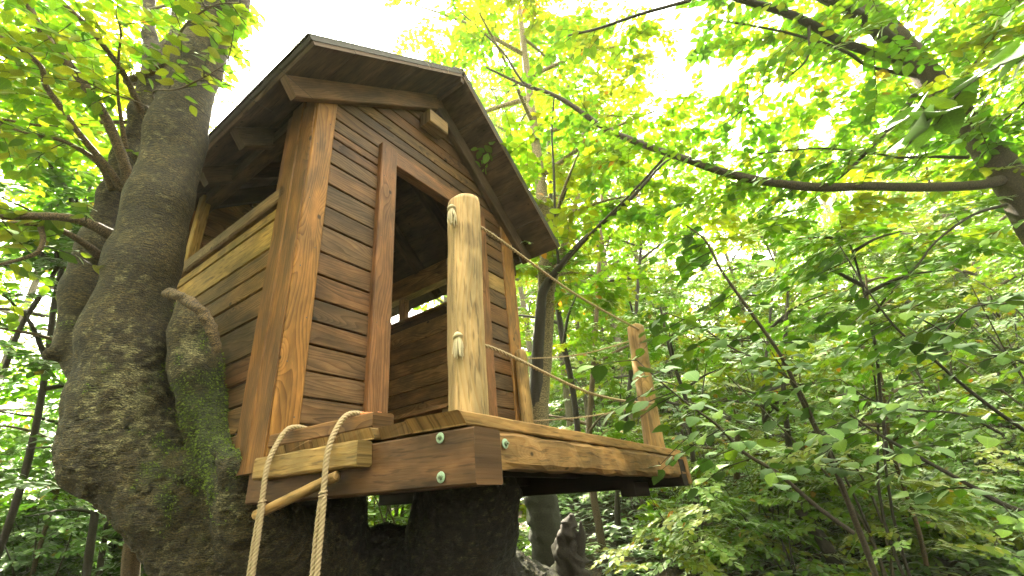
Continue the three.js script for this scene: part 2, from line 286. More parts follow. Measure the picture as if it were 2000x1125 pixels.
// ---------------------------------------------------------------- the treehouse
const roofL = (x) => 3.7175 + 0.75 * x, roofR = (x) => 4.3925 - 0.868 * (x - 0.9), roofY = (x) => Math.min(roofL(x), roofR(x));
const roofX = (y) => [(y - 3.7175) / 0.75, 0.9 + (4.3925 - y) / 0.868];
const HW = 1.80, HD = 1.52, deckY = (x, z) => 1.775 - 0.03 * z - 0.014 * x;
const tilt = (g) => { const p = g.attributes.position; for (let i = 0; i < p.count; i++) p.setY(i, p.getY(i) + deckY(p.getX(i), p.getZ(i)) - 1.775); g.computeVertexNormals(); return g; };
reseed(501);
const house = thing('treehouse', V(0.9, 1.56, -0.3), 'brown gabled wooden hut with a plank platform on the old tree', 'treehouse');
{
  const pick = (a) => a[Math.floor(rnd() * a.length)];
  // front wall: a thin backing, planks on it, clipped by the roof and cut round the door
  const front = part('front_wall', slab([[0.02, 1.76], [0.47, 1.76], [0.47, 3.54], [1.36, 3.54], [1.36, 1.76], [1.78, 1.76], [1.78, roofR(1.78) - 0.01], [0.9, 4.36], [0.02, roofL(0.02) - 0.01]], -0.055, -0.030), M.inner[1], house);
  const ys = [1.77, 1.876, 1.987, 2.10, 2.219, 2.329, 2.44, 2.568, 2.69, 2.84, 2.96, 3.10, 3.236, 3.34, 3.417, 3.475, 3.563, 3.673, 3.76, 3.855, 3.955, 4.06, 4.17, 4.37];
  const gap = 0.0045;
  for (let i = 0; i + 1 < ys.length; i++) {
    const y0 = ys[i] + gap, y1 = ys[i + 1] - gap, clipL = (y) => Math.max(0.06, roofX(y)[0] + 0.012), clipR = (y) => Math.min(1.75, roofX(y)[1] - 0.012), dz = R(-0.003, 0.002);
    const runs = y1 < 3.56 ? [[clipL(y0), 0.50, clipL(y1), 0.50], [1.33, clipR(y0), 1.33, clipR(y1)]] : [[clipL(y0), clipR(y0), clipL(y1), clipR(y1)]];
    for (const [a, b, a2, b2] of runs) {
      if (b2 - a2 < 0.02) { if (b - a < 0.05) continue; }
      const q = b2 - a2 < 0.02 ? [[a, y0], [b, y0], [0.9, Math.min(y1, 4.35)]] : [[a, y0], [b, y0], [b2, y1], [a2, y1]];
      part('plank', slab(q, -0.032, -0.008 + dz, 0.0035), i === 18 ? M.greyPlank : (a > 1 && i === 10 ? M.log2 : pick(M.plank)), front);
    }
  }
  // corner posts: two boards each, front face and side face
  const post = (x0, x1, front_) => {
    const cp = part('corner_post', board([x0, 1.72, -0.12], [x1, roofY((x0 + x1) / 2) - 0.05, 0.004], 1, 0.007), M.corner, house);
    return cp;
  };
  post(0.0, 0.119); post(1.655, 1.80);
  part('corner_board', board([-0.012, 1.70, -0.235], [0.03, 3.66, -0.122], 1, 0.006), M.cornerDark, house);
  part('corner_board', board([-0.008, 1.70, -0.121], [-0.001, 3.60, -0.004], 1, 0.002), M.cornerDark, house);
  const nails = (parent, list) => list.forEach(([x, y, z, ax]) => part('nail', new THREE.SphereGeometry(0.0032, 8, 6).scale(ax ? 0.4 : 1, 1, ax ? 1 : 0.4).translate(x, y, z), M.nail, parent));
  nails(house.children.find((o) => o.name === 'corner_post'), [1.9, 2.12, 2.33, 2.57, 2.69, 2.95, 3.11, 3.3, 3.48].map((y, i) => [i % 2 ? 0.028 : 0.088, y, 0.0042, 0]));
  // door frame
  const fr = part('door_frame', board([0.425, 1.765, -0.05], [0.545, 3.585, 0.026], 1, 0.005), M.jamb, house);
  nails(fr, [1.9, 2.4, 2.92, 3.34, 3.52].flatMap((y) => [[0.45, y, 0.0262, 0], [0.515, y + 0.02, 0.0262, 0]]));
  part('jamb', board([1.30, 1.765, -0.05], [1.42, 3.585, 0.026], 1, 0.005), M.jamb, fr);
  part('lintel', slab([[0.545, 3.48], [1.30, 3.48], [1.30, 3.585], [0.447, 3.585]], -0.05, 0.022, 0.004), M.jamb, fr);
  // left wall: planks, sill, posts of the open window
  const left = part('left_wall', board([0.045, 1.76, -1.50], [0.07, 2.94, -0.10], 2, 0.002), M.inner[0], house);
  const ly = [1.77, 1.876, 1.997, 2.10, 2.225, 2.408, 2.557, 2.67, 2.782, 2.957];
  for (let i = 0; i + 1 < ly.length; i++) part('plank', board([0.018 + R(0, 0.003), ly[i] + gap, -1.48], [0.044, ly[i + 1] - gap, -0.20], 2, 0.004), i === 8 ? M.yellowPlank : i === 6 || i === 7 ? M.gold : i === 5 || i === 1 ? M.greyPlank : pick(M.plank), left);
  part('plank', board([0.016, 2.962, -1.46], [0.05, 3.022, -0.20], 2, 0.003), M.yellowPlank, left, 'narrow yellow plank under the window sill');
  part('window_sill', board([-0.012, 3.028, -1.46], [0.09, 3.118, -0.19], 2, 0.01), M.sill, left);
  part('window_post', board([0.0, 3.12, -1.43], [0.06, 3.66, -1.36], 1, 0.005), M.yellowPlank, left); part('window_post', board([0.005, 3.11, -0.31], [0.05, 3.66, -0.24], 1, 0.005), M.jamb, left);
  part('corner_post', board([-0.01, 1.70, -1.58], [0.09, 3.66, -1.47], 1, 0.006), M.jamb, house);
  part('wall_plate', board([0.02, 3.60, -1.50], [0.10, 3.69, -0.13], 2, 0.005), M.soffit[0], house);
  // right wall, seen from inside through the door
  const right = part('right_wall', board([1.765, 1.76, -1.50], [1.79, 3.13, -0.10], 2, 0.002), M.plank[0], house);
  for (let y = 1.79, i = 0; y < 3.05; i++) { const h = R(0.11, 0.17), y1 = Math.min(3.125, y + h); part('plank', board([1.735, y + 0.003, -1.47], [1.764, y1 - 0.003, -0.13], 2, 0.004), M.inner[i % 3], right); y = y1; }
  part('window_rail', board([1.72, 3.126, -1.47], [1.80, 3.15, -0.13], 2, 0.004), M.inner[1], right); part('window_post', board([1.73, 3.15, -1.29], [1.785, 3.36, -1.21], 1, 0.004), M.inner[0], right);
  part('wall_plate', board([1.70, 3.36, -1.50], [1.795, 3.56, -0.13], 2, 0.005), M.inner[2], right);
  // back wall and floor
  const back = part('back_wall', slab([[0.03, 1.76], [1.77, 1.76], [1.77, roofR(1.77) - 0.01], [0.9, 4.36], [0.03, roofL(0.03) - 0.01]], -1.55, -1.52), M.plank[1], house);
  for (let y = 1.79, i = 0; y < 4.2; i++) { const y1 = y + R(0.11, 0.16), a = Math.max(0.1, roofX(y1)[0] + 0.02), b = Math.min(1.72, roofX(y1)[1] - 0.02); if (b - a > 0.05) part('plank', slab([[a, y + 0.003], [b, y + 0.003], [b, y1 - 0.003], [a, y1 - 0.003]], -1.519, -1.495), M.inner[i % 3], back); y = y1; }
  const fl = part('floor', board([0.02, 1.70, -1.50], [1.78, 1.735, -0.02], 2, 0.003), M.inner[1], house);
  for (let i = 0; i < 12; i++) part('floor_board', board([0.1 + i * 0.137, 1.736, -1.49], [0.234 + i * 0.137, 1.762, -0.06], 2, 0.003), M.inner[i % 3], fl);
  // a low bench against the right wall
  const bench = part('bench', board([1.40, 2.16, -1.40], [1.72, 2.19, -0.30], 2, 0.004), M.inner[2], house);
  for (const z of [-0.42, -1.25]) part('leg', board([1.41, 1.765, z - 0.03], [1.46, 2.158, z + 0.03], 1, 0.004), M.block, bench);
  // roof: two slopes of boards, dark covering above, rafters below
  const z0 = -1.80, z1 = 0.30, len = (x0, x1, f) => Math.hypot(x1 - x0, f(x1) - f(x0));
  const slope = (side) => {
    const xe = side ? 2.03 : -0.21, f = side ? roofR : roofL, L = len(0.9, xe, f), ang = Math.atan2(f(xe) - f(0.9), xe - 0.9), n = 5, w = L / n;
    const place = (g) => { g.rotateZ(ang); g.translate(0.9, 4.3925, 0); return g; };   // local x runs down the slope, local y is the outside (left) or inside (right) normal
    const up = side ? 1 : -1, lay = (a, b) => (up > 0 ? [a, b] : [-b, -a]);
    const [c0, c1] = lay(0.024, 0.05);
    const sheet = part('roof', place(board([-0.01, c0, z0 - 0.005], [L + 0.004, c1, z1 + 0.003], 2, 0.006)), M.shingle, house);
    for (let i = 0; i < n; i++) { const [b0, b1] = lay(0.0 + R(0, 0.002), 0.023); part('roof_board', place(board([i * w + 0.0015, b0, z0], [(i + 1) * w - 0.0015, b1, z1], 2, 0.003)), M.soffit[i % 3], sheet); }
    for (let k = 0; k < 7; k++) { const [s0, s1] = lay(0.051, 0.060); part('shingle_course', place(board([L - (k + 1) * L / 7, s0 + R(0, 0.002), z0 - 0.01], [L - k * L / 7 + 0.012, s1 + R(0, 0.002), z1 + 0.004], 2, 0.003)), M.shingle, sheet); }
    for (const [za, zb, m, e] of [[0.0, 0.05, side ? M.soffit[1] : M.rafter, side ? 0.02 : 0.0], [-0.55, -0.49, M.soffit[0], 0.02], [-1.05, -0.99, M.soffit[0], 0.05], [-1.50, -1.44, M.soffit[0], 0.0]]) {
      const [r0, r1] = lay(-0.118, -0.001); part('rafter', place(board([0.0, r0, za], [L - e, r1, zb], 0, 0.005)), m, sheet);
    }
  };
  slope(0); slope(1);
  part('ridge_beam', board([0.885, 4.335, -1.795], [0.915, 4.386, 0.292], 2, 0.004), M.soffit[0], house); part('ridge_cap', slab([[0.80, 4.395], [0.9, 4.462], [1.0, 4.385], [1.0, 4.40], [0.9, 4.478], [0.80, 4.41]], -1.80, 0.304, 0.002), M.shingle, house);
  const straw = []; for (let i = 0; i < 26; i++) { const x = R(0.5, 1.02), p = V(x, roofY(x) + 0.062, 0.302), e = p.clone().add(V(R(-0.05, 0.05), R(-0.06, 0.015), R(0.0, 0.02))); straw.push(tube([{ p, r: 0.0012 }, { p: p.clone().lerp(e, 0.5).add(V(0, 0.008, 0.004)), r: 0.001 }, { p: e, r: 0.0006 }], { seg: 4, rad: 3, cap: false })); }
  tag(part('roof_litter', mergeGeometries(straw), M.fray, house, 'dry straw caught on the roof edge'), null, null, null, 'stuff');
  part('ridge_block', board([0.76, 3.985, 0.0], [0.94, 4.10, 0.10], 0, 0.006), M.block, house);
  part('rafter_tail', board([1.905, 3.27, -0.13], [1.955, 3.42, -0.08], 1, 0.006), M.soffit[0], house);
}
// ---- platform in front of the door
{
  const pf = part('platform', board([0.11, 1.625, -0.05], [1.75, 1.70, 0.0], 0, 0.004), M.beamShaded, house);
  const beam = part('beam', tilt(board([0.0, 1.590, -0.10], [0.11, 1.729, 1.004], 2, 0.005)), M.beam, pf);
  part('beam', tilt(board([1.76, 1.590, -1.5], [1.865, 1.725, 0.975], 2, 0.005)), M.beamShaded, pf);
  part('front_beam', tilt(board([0.112, 1.634, 0.885], [1.845, 1.737, 0.972], 0, 0.014, 0.010)), M.edgeBeam, pf, 'brown front beam with an uneven waney edge');
  part('beam_end', tilt(board([1.845, 1.60, 0.85], [1.875, 1.738, 0.99], 1, 0.004)), M.edgeBeam, pf);
  part('joist', tilt(board([1.55, 1.55, 0.70], [1.758, 1.62, 0.78], 0, 0.004)), M.beamShaded, pf);
  for (const z of [0.30, 0.62]) part('joist', tilt(board([0.112, 1.67, z], [1.758, 1.735, z + 0.07], 0, 0.004)), M.beamShaded, pf);
  // deck boards along x with uneven ends
  const zs = [[0.765, 0.968, -0.012, 0.036], [0.615, 0.760, 0.006, 0.034], [0.455, 0.610, -0.006, 0.033], [0.290, 0.450, 0.004, 0.034], [0.140, 0.285, -0.010, 0.033], [0.006, 0.135, 0.0, 0.034]];
  zs.forEach(([a, b, x, t], i) => {
    const g = board([x, 1.775 - t, a], [1.86 - (i ? R(0, 0.02) : 0), 1.775, b], 0, 0.004, 0.002), p = g.attributes.position;
    for (let k = 0; k < p.count; k++) if (p.getX(k) < 0.05) { const low = 1 - (p.getY(k) - 1.741) / 0.034; p.setX(k, p.getX(k) + 0.03 * clamp(low) * (i === 0 ? 1 : 0.5) + 0.012 * n2(p.getZ(k) * 40, 3)); }
    part('deck_board', tilt(g), M.deck[i % 3], pf);
  });
  part('kerb', tilt(board([0.002, 1.777, -0.02], [0.085, 1.826, 0.60], 2, 0.005, 0.003)), M.kerb, pf);
  part('side_timber', tilt(board([-0.055, 1.664, 0.03], [-0.002, 1.737, 0.61], 2, 0.006, 0.004)), M.timber, pf, 'pale rough timber bolted outside the left beam');
  // bolts: washer, hexagon nut and thread
  const bolt = (p, n) => {
    const Q = new THREE.Quaternion().setFromUnitVectors(V(0, 1, 0), n), geo = (g, d) => { g.applyQuaternion(Q); g.translate(p.x + n.x * d, p.y + n.y * d, p.z + n.z * d); return g; };
    const prof = [[0.0001, 0], [0.0135, 0], [0.0142, 0.0012], [0.0135, 0.0028], [0.006, 0.0032], [0.0001, 0.0032]].map((q) => new THREE.Vector2(q[0], q[1]));
    const w = part('bolt', geo(new THREE.LatheGeometry(prof, 28), 0.0005), M.washer, pf, 'green zinc washer and bolt');
    part('nut', geo(new THREE.CylinderGeometry(0.0068, 0.0072, 0.006, 6), 0.0065), M.nut, w); part('thread', geo(new THREE.CylinderGeometry(0.0032, 0.0035, 0.006, 10), 0.012), M.nut, w);
  };
  bolt(V(-0.001, 1.686, 0.889), V(-1, 0, 0)); bolt(V(-0.001, 1.588, 0.890), V(-1, 0, 0)); bolt(V(0.17, 1.668, 0.974), V(0, 0, 1));
  void beam;
  // log rail posts
  const logPost = (cx, cz, y0, y1, r, m, label, lean = 0, flat = 0.85, hook = 0) => {
    const g = tube(Array.from({ length: 45 }, (_, i) => { const t = i / 44; return { p: V(cx + lean * t, mix(y0, y1, t), cz), r: r * mix(1.02, 0.97, t) * (t > 0.97 ? Math.sqrt(Math.max(0.3, 1 - ((t - 0.97) / 0.034) ** 2)) : 1) }; }), { seg: 44, rad: 40, rough: 0.05, rs: 5, smooth: false });
    const p = g.attributes.position, u = g.attributes.uv;
    for (let i = 0; i < p.count; i++) {
      let dx = p.getX(i) - cx, dz = p.getZ(i) - cz; const t = clamp((p.getY(i) - y0) / (y1 - y0)), a = Math.atan2(dz, dx), k = 1 + 0.05 * (Math.cos(2 * a + 0.6) * flat) + 0.035 * n3(Math.cos(a) * 0.9, p.getY(i) * 1.7, Math.sin(a) * 0.9 + cx) - 0.05 * Math.max(0, Math.cos(4 * (a - 0.7))) * flat;
      const top = sstep(0.93, 1, t); dx = dx * k; dz = dz * k; p.setXYZ(i, cx + dx, p.getY(i) - top * hook * sstep(0, -r, dx) * 0.035, cz + dz); u.setXY(i, p.getY(i), a * r * 0.9 + cx);
    }
    g.computeVertexNormals(); return part('rail_post', g, m, house, label);
  };
  // the path through rings of a straight post is straight; the last two rings round its top off
  logPost(0.148, 0.862, deckY(0.15, 0.86) - 0.02, 2.585, 0.066, M.log, 'tall pale log post at the near corner of the platform', 0.024, 1, 0.7);
  logPost(1.745, 0.862, deckY(1.75, 0.86) - 0.02, 2.515, 0.056, M.log2, 'log post at the far corner of the platform', 0.115, 0.6);
  logPost(1.70, 0.052, deckY(1.70, 0.05) - 0.02, 2.52, 0.046, M.log2, 'short log post against the hut corner', 0.0, 0.6);
}
// ---------------------------------------------------------------- ropes
function twisted(points, r, turns, strands = 3, sag = 0) {
  const c = new THREE.CatmullRomCurve3(points), L = c.getLength(), geos = [], n = Math.max(24, Math.round(L * turns * 10)), F = [];
  let N = V(0.3, 0.2, 1).normalize();
  for (let i = 0; i <= n; i++) { const t = i / n, T = c.getTangentAt(t); N = N.clone().addScaledVector(T, -N.dot(T)).normalize(); F.push([c.getPointAt(t).add(V(0, -sag * 4 * t * (1 - t), 0)), N, T.clone().cross(N)]); }
  for (let s = 0; s < strands; s++) {
    const pts = F.map(([p, a, b], i) => { const an = i / n * L * turns * 2 * Math.PI + s / strands * 2 * Math.PI; return { p: p.clone().addScaledVector(a, Math.cos(an) * r * 0.52).addScaledVector(b, Math.sin(an) * r * 0.52), r: r * 0.55 }; });
    geos.push(tube(pts, { seg: n, rad: 6 }));
  }
  return mergeGeometries(geos);
}
function tassel(p, down, n, len, seed) {
  reseed(seed); const g = [];
  g.push(new THREE.TorusGeometry(0.011, 0.006, 8, 14).rotateX(1.2).translate(p.x, p.y, p.z), new THREE.SphereGeometry(0.013, 12, 8).translate(p.x, p.y + 0.003, p.z));
  for (const q of g) if (!q.index) q.setIndex([...Array(q.attributes.position.count).keys()]);
  for (let i = 0; i < n; i++) {
    const a = R(0, 6.28), s = R(0.004, 0.018), l = len * R(0.6, 1.1), e = p.clone().addScaledVector(down, l).add(V(Math.cos(a) * s, R(-0.004, 0.004), Math.sin(a) * s));
    g.push(tube([{ p: p.clone().add(V(Math.cos(a) * 0.006, 0, Math.sin(a) * 0.006)), r: 0.0026 }, { p: p.clone().lerp(e, 0.5).add(V(Math.cos(a) * 0.005, 0, Math.sin(a) * 0.005)), r: 0.0022 }, { p: e, r: 0.0012 }], { seg: 4, rad: 4 }));
  }
  return mergeGeometries(g);
}
{
  const rope = (name, pts, label, r = 0.0068, sag = 0.012, group = 'rail ropes round the platform') => tag(part(name, twisted(pts, r, 26, 2, sag), M.rope), label, 'rope', group);
  const a = rope('rail_rope', [V(0.110, 2.488, 0.845), V(0.20, 2.485, 0.875), V(1.0, 2.455, 0.875), V(1.862, 2.465, 0.895)], 'upper rope from the near log post to the far post', 0.0068, 0.006);
  part('frayed_end', tassel(V(0.088, 2.49, 0.872), V(-0.1, -1, 0.12).normalize(), 46, 0.075, 71), M.fray, a);
  const b = rope('rail_rope', [V(0.108, 1.985, 0.86), V(0.2, 2.00, 0.885), V(1.0, 1.96, 0.89), V(1.81, 1.985, 0.915)], 'lower rope sagging from the near log post to the far post', 0.0068, 0.022);
  part('frayed_end', tassel(V(0.085, 1.995, 0.885), V(-0.12, -1, 0.1).normalize(), 46, 0.07, 72), M.fray, b);
  rope('rail_rope', [V(1.80, 2.40, 0.82), V(1.76, 2.40, 0.5), V(1.71, 2.45, 0.08)], 'upper thin rope running back from the far post to the short post', 0.005, 0.012);
  rope('rail_rope', [V(1.755, 1.98, 0.82), V(1.74, 1.99, 0.5), V(1.72, 2.02, 0.08)], 'lower thin rope running back from the far post to the short post', 0.005, 0.010);
  // rope ladder hung from the kerb
  const lad = thing('rope_ladder', V(-0.07, 1.2, 0.34), 'rope ladder with a wooden rung hanging below the platform edge', 'rope ladder');
  const kz = (z) => deckY(0, z) + 0.056, side = (z, dz) => [V(0.07, kz(z) - 0.002, z), V(0.02, kz(z) + 0.006, z), V(-0.018, kz(z) - 0.006, z), V(-0.055, 1.76, z + 0.004), V(-0.075, 1.70, z + 0.006 + dz * 0.2), V(-0.078, 1.6, z + 0.008 + dz * 0.5), V(-0.08, 1.545, z + 0.012 + dz)];
  for (const [z, dz] of [[0.155, 0.004], [0.492, -0.004]]) {
    const p = side(z, dz), e = p[p.length - 1]; part('rope', twisted(p, 0.0088, 26, 3), M.rope, lad);
    for (const s of [-1, 1]) part('rope', twisted([e.clone().add(V(0, 0.03, s * 0.007)), e.clone().add(V(-0.002, -0.05, s * 0.010)), e.clone().add(V(-0.004, -0.35, s * 0.008)), e.clone().add(V(-0.004, -0.8, s * 0.008))], 0.0080, 26, 3), M.rope, lad);
    part('knot', twisted([0, 1, 2, 3, 4, 5, 6, 7, 8].map((k) => V(e.x + Math.cos(k * 1.5) * 0.0105, e.y + 0.045 - k * 0.0022, e.z + Math.sin(k * 1.5) * 0.0105)), 0.0035, 26, 3), M.rope, lad);
  }
  part('rope_whipping', twisted([V(0.035, kz(0.5) + 0.004, 0.495), V(0.06, kz(0.52) + 0.003, 0.515), V(0.078, kz(0.56) + 0.002, 0.545)], 0.008, 26, 3), M.ropeOrange, lad, 'orange rope end on the kerb');
  part('rung', tube([{ p: PX(500, 1006, 1.50), r: 0.0155 }, { p: PX(578, 968, 1.43), r: 0.0165 }, { p: PX(658, 930, 1.345), r: 0.016 }], { seg: 14, rad: 14, rough: 0.08, rs: 14 }), M.log2, lad);
}

// ---------------------------------------------------------------- the old beech that carries the hut
// stems are tapered capsules joined by a smooth minimum and meshed as one skin
function surfaceNet(sdf, lo, hi, cell) {
  const nx = Math.ceil((hi.x - lo.x) / cell) + 1, ny = Math.ceil((hi.y - lo.y) / cell) + 1, nz = Math.ceil((hi.z - lo.z) / cell) + 1, BL = 8;
  const F = new Float32Array(nx * ny * nz).fill(1), at = (i, j, k) => (k * ny + j) * nx + i;
  for (let k = 0; k < nz; k += BL) for (let j = 0; j < ny; j += BL) for (let i = 0; i < nx; i += BL) {
    const d = sdf(lo.x + (i + BL / 2) * cell, lo.y + (j + BL / 2) * cell, lo.z + (k + BL / 2) * cell, true), skip = Math.abs(d) > BL * cell * 0.95 + 0.03;
    for (let c = k; c < Math.min(nz, k + BL); c++) for (let b = j; b < Math.min(ny, j + BL); b++) for (let a = i; a < Math.min(nx, i + BL); a++) F[at(a, b, c)] = skip ? d : sdf(lo.x + a * cell, lo.y + b * cell, lo.z + c * cell);
  }
  const id = new Int32Array(nx * ny * nz).fill(-1), pos = [], idx = [];
  const E = [[0, 1], [2, 3], [4, 5], [6, 7], [0, 2], [1, 3], [4, 6], [5, 7], [0, 4], [1, 5], [2, 6], [3, 7]], v = new Float32Array(8);
  for (let k = 0; k < nz - 1; k++) for (let j = 0; j < ny - 1; j++) for (let i = 0; i < nx - 1; i++) {
    let m = 0; for (let c = 0; c < 8; c++) { v[c] = F[at(i + (c & 1), j + ((c >> 1) & 1), k + (c >> 2))]; if (v[c] < 0) m |= 1 << c; }
    if (m === 0 || m === 255) continue;
    let x = 0, y = 0, z = 0, n = 0;
    for (const [a, b] of E) { if ((v[a] < 0) === (v[b] < 0)) continue; const t = v[a] / (v[a] - v[b]); x += mix(a & 1, b & 1, t); y += mix((a >> 1) & 1, (b >> 1) & 1, t); z += mix(a >> 2, b >> 2, t); n++; }
    id[at(i, j, k)] = pos.length / 3; pos.push(lo.x + (i + x / n) * cell, lo.y + (j + y / n) * cell, lo.z + (k + z / n) * cell);
  }
  const quad = (a, b, c, d, flip) => { if (a < 0 || b < 0 || c < 0 || d < 0) return; flip ? idx.push(a, c, b, a, d, c) : idx.push(a, b, c, a, c, d); };
  for (let k = 1; k < nz - 1; k++) for (let j = 1; j < ny - 1; j++) for (let i = 1; i < nx - 1; i++) {
    const s = F[at(i, j, k)] < 0;
    if (s !== F[at(i + 1, j, k)] < 0) quad(id[at(i, j - 1, k - 1)], id[at(i, j, k - 1)], id[at(i, j, k)], id[at(i, j - 1, k)], !s);
    if (s !== F[at(i, j + 1, k)] < 0) quad(id[at(i - 1, j, k - 1)], id[at(i - 1, j, k)], id[at(i, j, k)], id[at(i, j, k - 1)], !s);
    if (s !== F[at(i, j, k + 1)] < 0) quad(id[at(i - 1, j - 1, k)], id[at(i, j - 1, k)], id[at(i, j, k)], id[at(i - 1, j, k)], !s);
  }
  return { pos, idx };
}
const BONES = [];   // {a, b, ra, rb, g}: g tells stems apart
const wide = (u) => 1 / Math.sqrt(1 + ((u - 1000) / 888.75) ** 2);
const chain = (g, list) => { const q = list.map(([u, v, d, r]) => ({ p: PX(u, v, d), r: r * d / 888.75 * wide(u) })); for (let i = 0; i + 1 < q.length; i++) BONES.push({ a: q[i].p, b: q[i + 1].p, ra: q[i].r, rb: q[i + 1].r, g, box: Math.max(q[i].r, q[i + 1].r) }); };
chain(0, [[560, 1420, 2.30, 200], [470, 1210, 2.20, 125], [425, 1060, 2.14, 112], [330, 950, 2.08, 112], [236, 866, 2.06, 122], [230, 770, 2.08, 104], [246, 660, 2.12, 88], [282, 510, 2.20, 78], [314, 390, 2.27, 67], [344, 265, 2.36, 58], [386, 130, 2.46, 50], [440, 0, 2.60, 46], [488, -130, 2.76, 42]]);
chain(1, [[236, 800, 2.16, 80], [166, 665, 2.30, 58], [170, 570, 2.36, 54], [196, 470, 2.42, 36], [216, 380, 2.48, 27], [246, 300, 2.55, 26], [282, 225, 2.62, 30], [300, 160, 2.68, 21], [293, 70, 2.78, 17], [290, -50, 2.9, 15]]);
chain(2, [[470, 1010, 2.12, 90], [426, 900, 2.06, 64], [400, 800, 2.06, 50], [383, 715, 2.06, 46], [371, 640, 2.08, 37], [362, 600, 2.10, 24]]);
chain(2, [[452, 930, 1.92, 46], [425, 850, 1.98, 34], [408, 790, 2.04, 34]]);
chain(4, [[282, 225, 2.62, 26], [312, 150, 2.72, 17], [334, 85, 2.8, 14], [352, 0, 2.92, 11], [360, -60, 3.0, 10]]);
// the stool below the platform
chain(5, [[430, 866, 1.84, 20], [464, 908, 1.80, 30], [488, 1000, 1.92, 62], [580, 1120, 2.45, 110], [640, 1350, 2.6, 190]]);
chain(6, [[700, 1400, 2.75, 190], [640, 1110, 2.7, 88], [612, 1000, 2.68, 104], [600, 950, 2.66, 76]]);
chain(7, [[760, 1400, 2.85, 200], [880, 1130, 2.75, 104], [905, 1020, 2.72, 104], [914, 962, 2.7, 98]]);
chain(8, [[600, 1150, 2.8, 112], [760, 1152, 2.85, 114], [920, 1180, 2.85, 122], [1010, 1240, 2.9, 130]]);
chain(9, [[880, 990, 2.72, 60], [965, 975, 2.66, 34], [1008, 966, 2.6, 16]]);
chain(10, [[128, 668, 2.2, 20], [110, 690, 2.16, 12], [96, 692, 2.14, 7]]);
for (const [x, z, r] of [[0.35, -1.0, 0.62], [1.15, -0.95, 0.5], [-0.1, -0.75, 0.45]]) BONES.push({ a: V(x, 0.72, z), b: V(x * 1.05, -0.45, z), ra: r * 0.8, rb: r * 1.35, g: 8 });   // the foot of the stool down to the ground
function boneDist(bn, x, y, z) {
  const { a, b } = bn, ex = b.x - a.x, ey = b.y - a.y, ez = b.z - a.z, t = clamp(((x - a.x) * ex + (y - a.y) * ey + (z - a.z) * ez) / (ex * ex + ey * ey + ez * ez));
  return [Math.hypot(x - a.x - ex * t, y - a.y - ey * t, z - a.z - ez * t) - mix(bn.ra, bn.rb, t), t];
}
const smin = (a, b, k) => { const h = Math.max(k - Math.abs(a - b), 0) / k; return Math.min(a, b) - h * h * k * 0.25; };
function barkSDF(x, y, z, coarse) {
  const own = new Float32Array(11).fill(9); let near = 9;
  for (const bn of BONES) { const d = boneDist(bn, x, y, z)[0]; own[bn.g] = smin(own[bn.g], d, 0.05); }
  let d = own[0]; d = smin(d, own[1], 0.05); d = smin(d, own[2], 0.008); d = smin(d, own[4], 0.04); for (const g of [5, 6, 7, 8, 9]) d = smin(d, own[g], 0.09); d = smin(d, own[10], 0.03);
  if (coarse || Math.abs(d) > 0.08) return d;
  const lower = sstep(2.4, 1.7, y);
  d += 0.016 * n3(x * 3.1, y * 2.2, z * 3.1) + mix(0.003, 0.011, lower) * n3(x * 11, y * 8, z * 11) + mix(0.0016, 0.005, lower) * n3(x * 26, y * 34, z * 26);
  const crease = Math.abs(n3(x * 6 + 9, y * 13, z * 6)); d += lower * 0.010 * sstep(0.14, 0, crease);
  return d;
}
reseed(700);
const beech = thing('beech_tree', PX(560, 1400, 2.3), 'old mossy beech with a curved trunk and forked stems carrying the hut', 'tree');
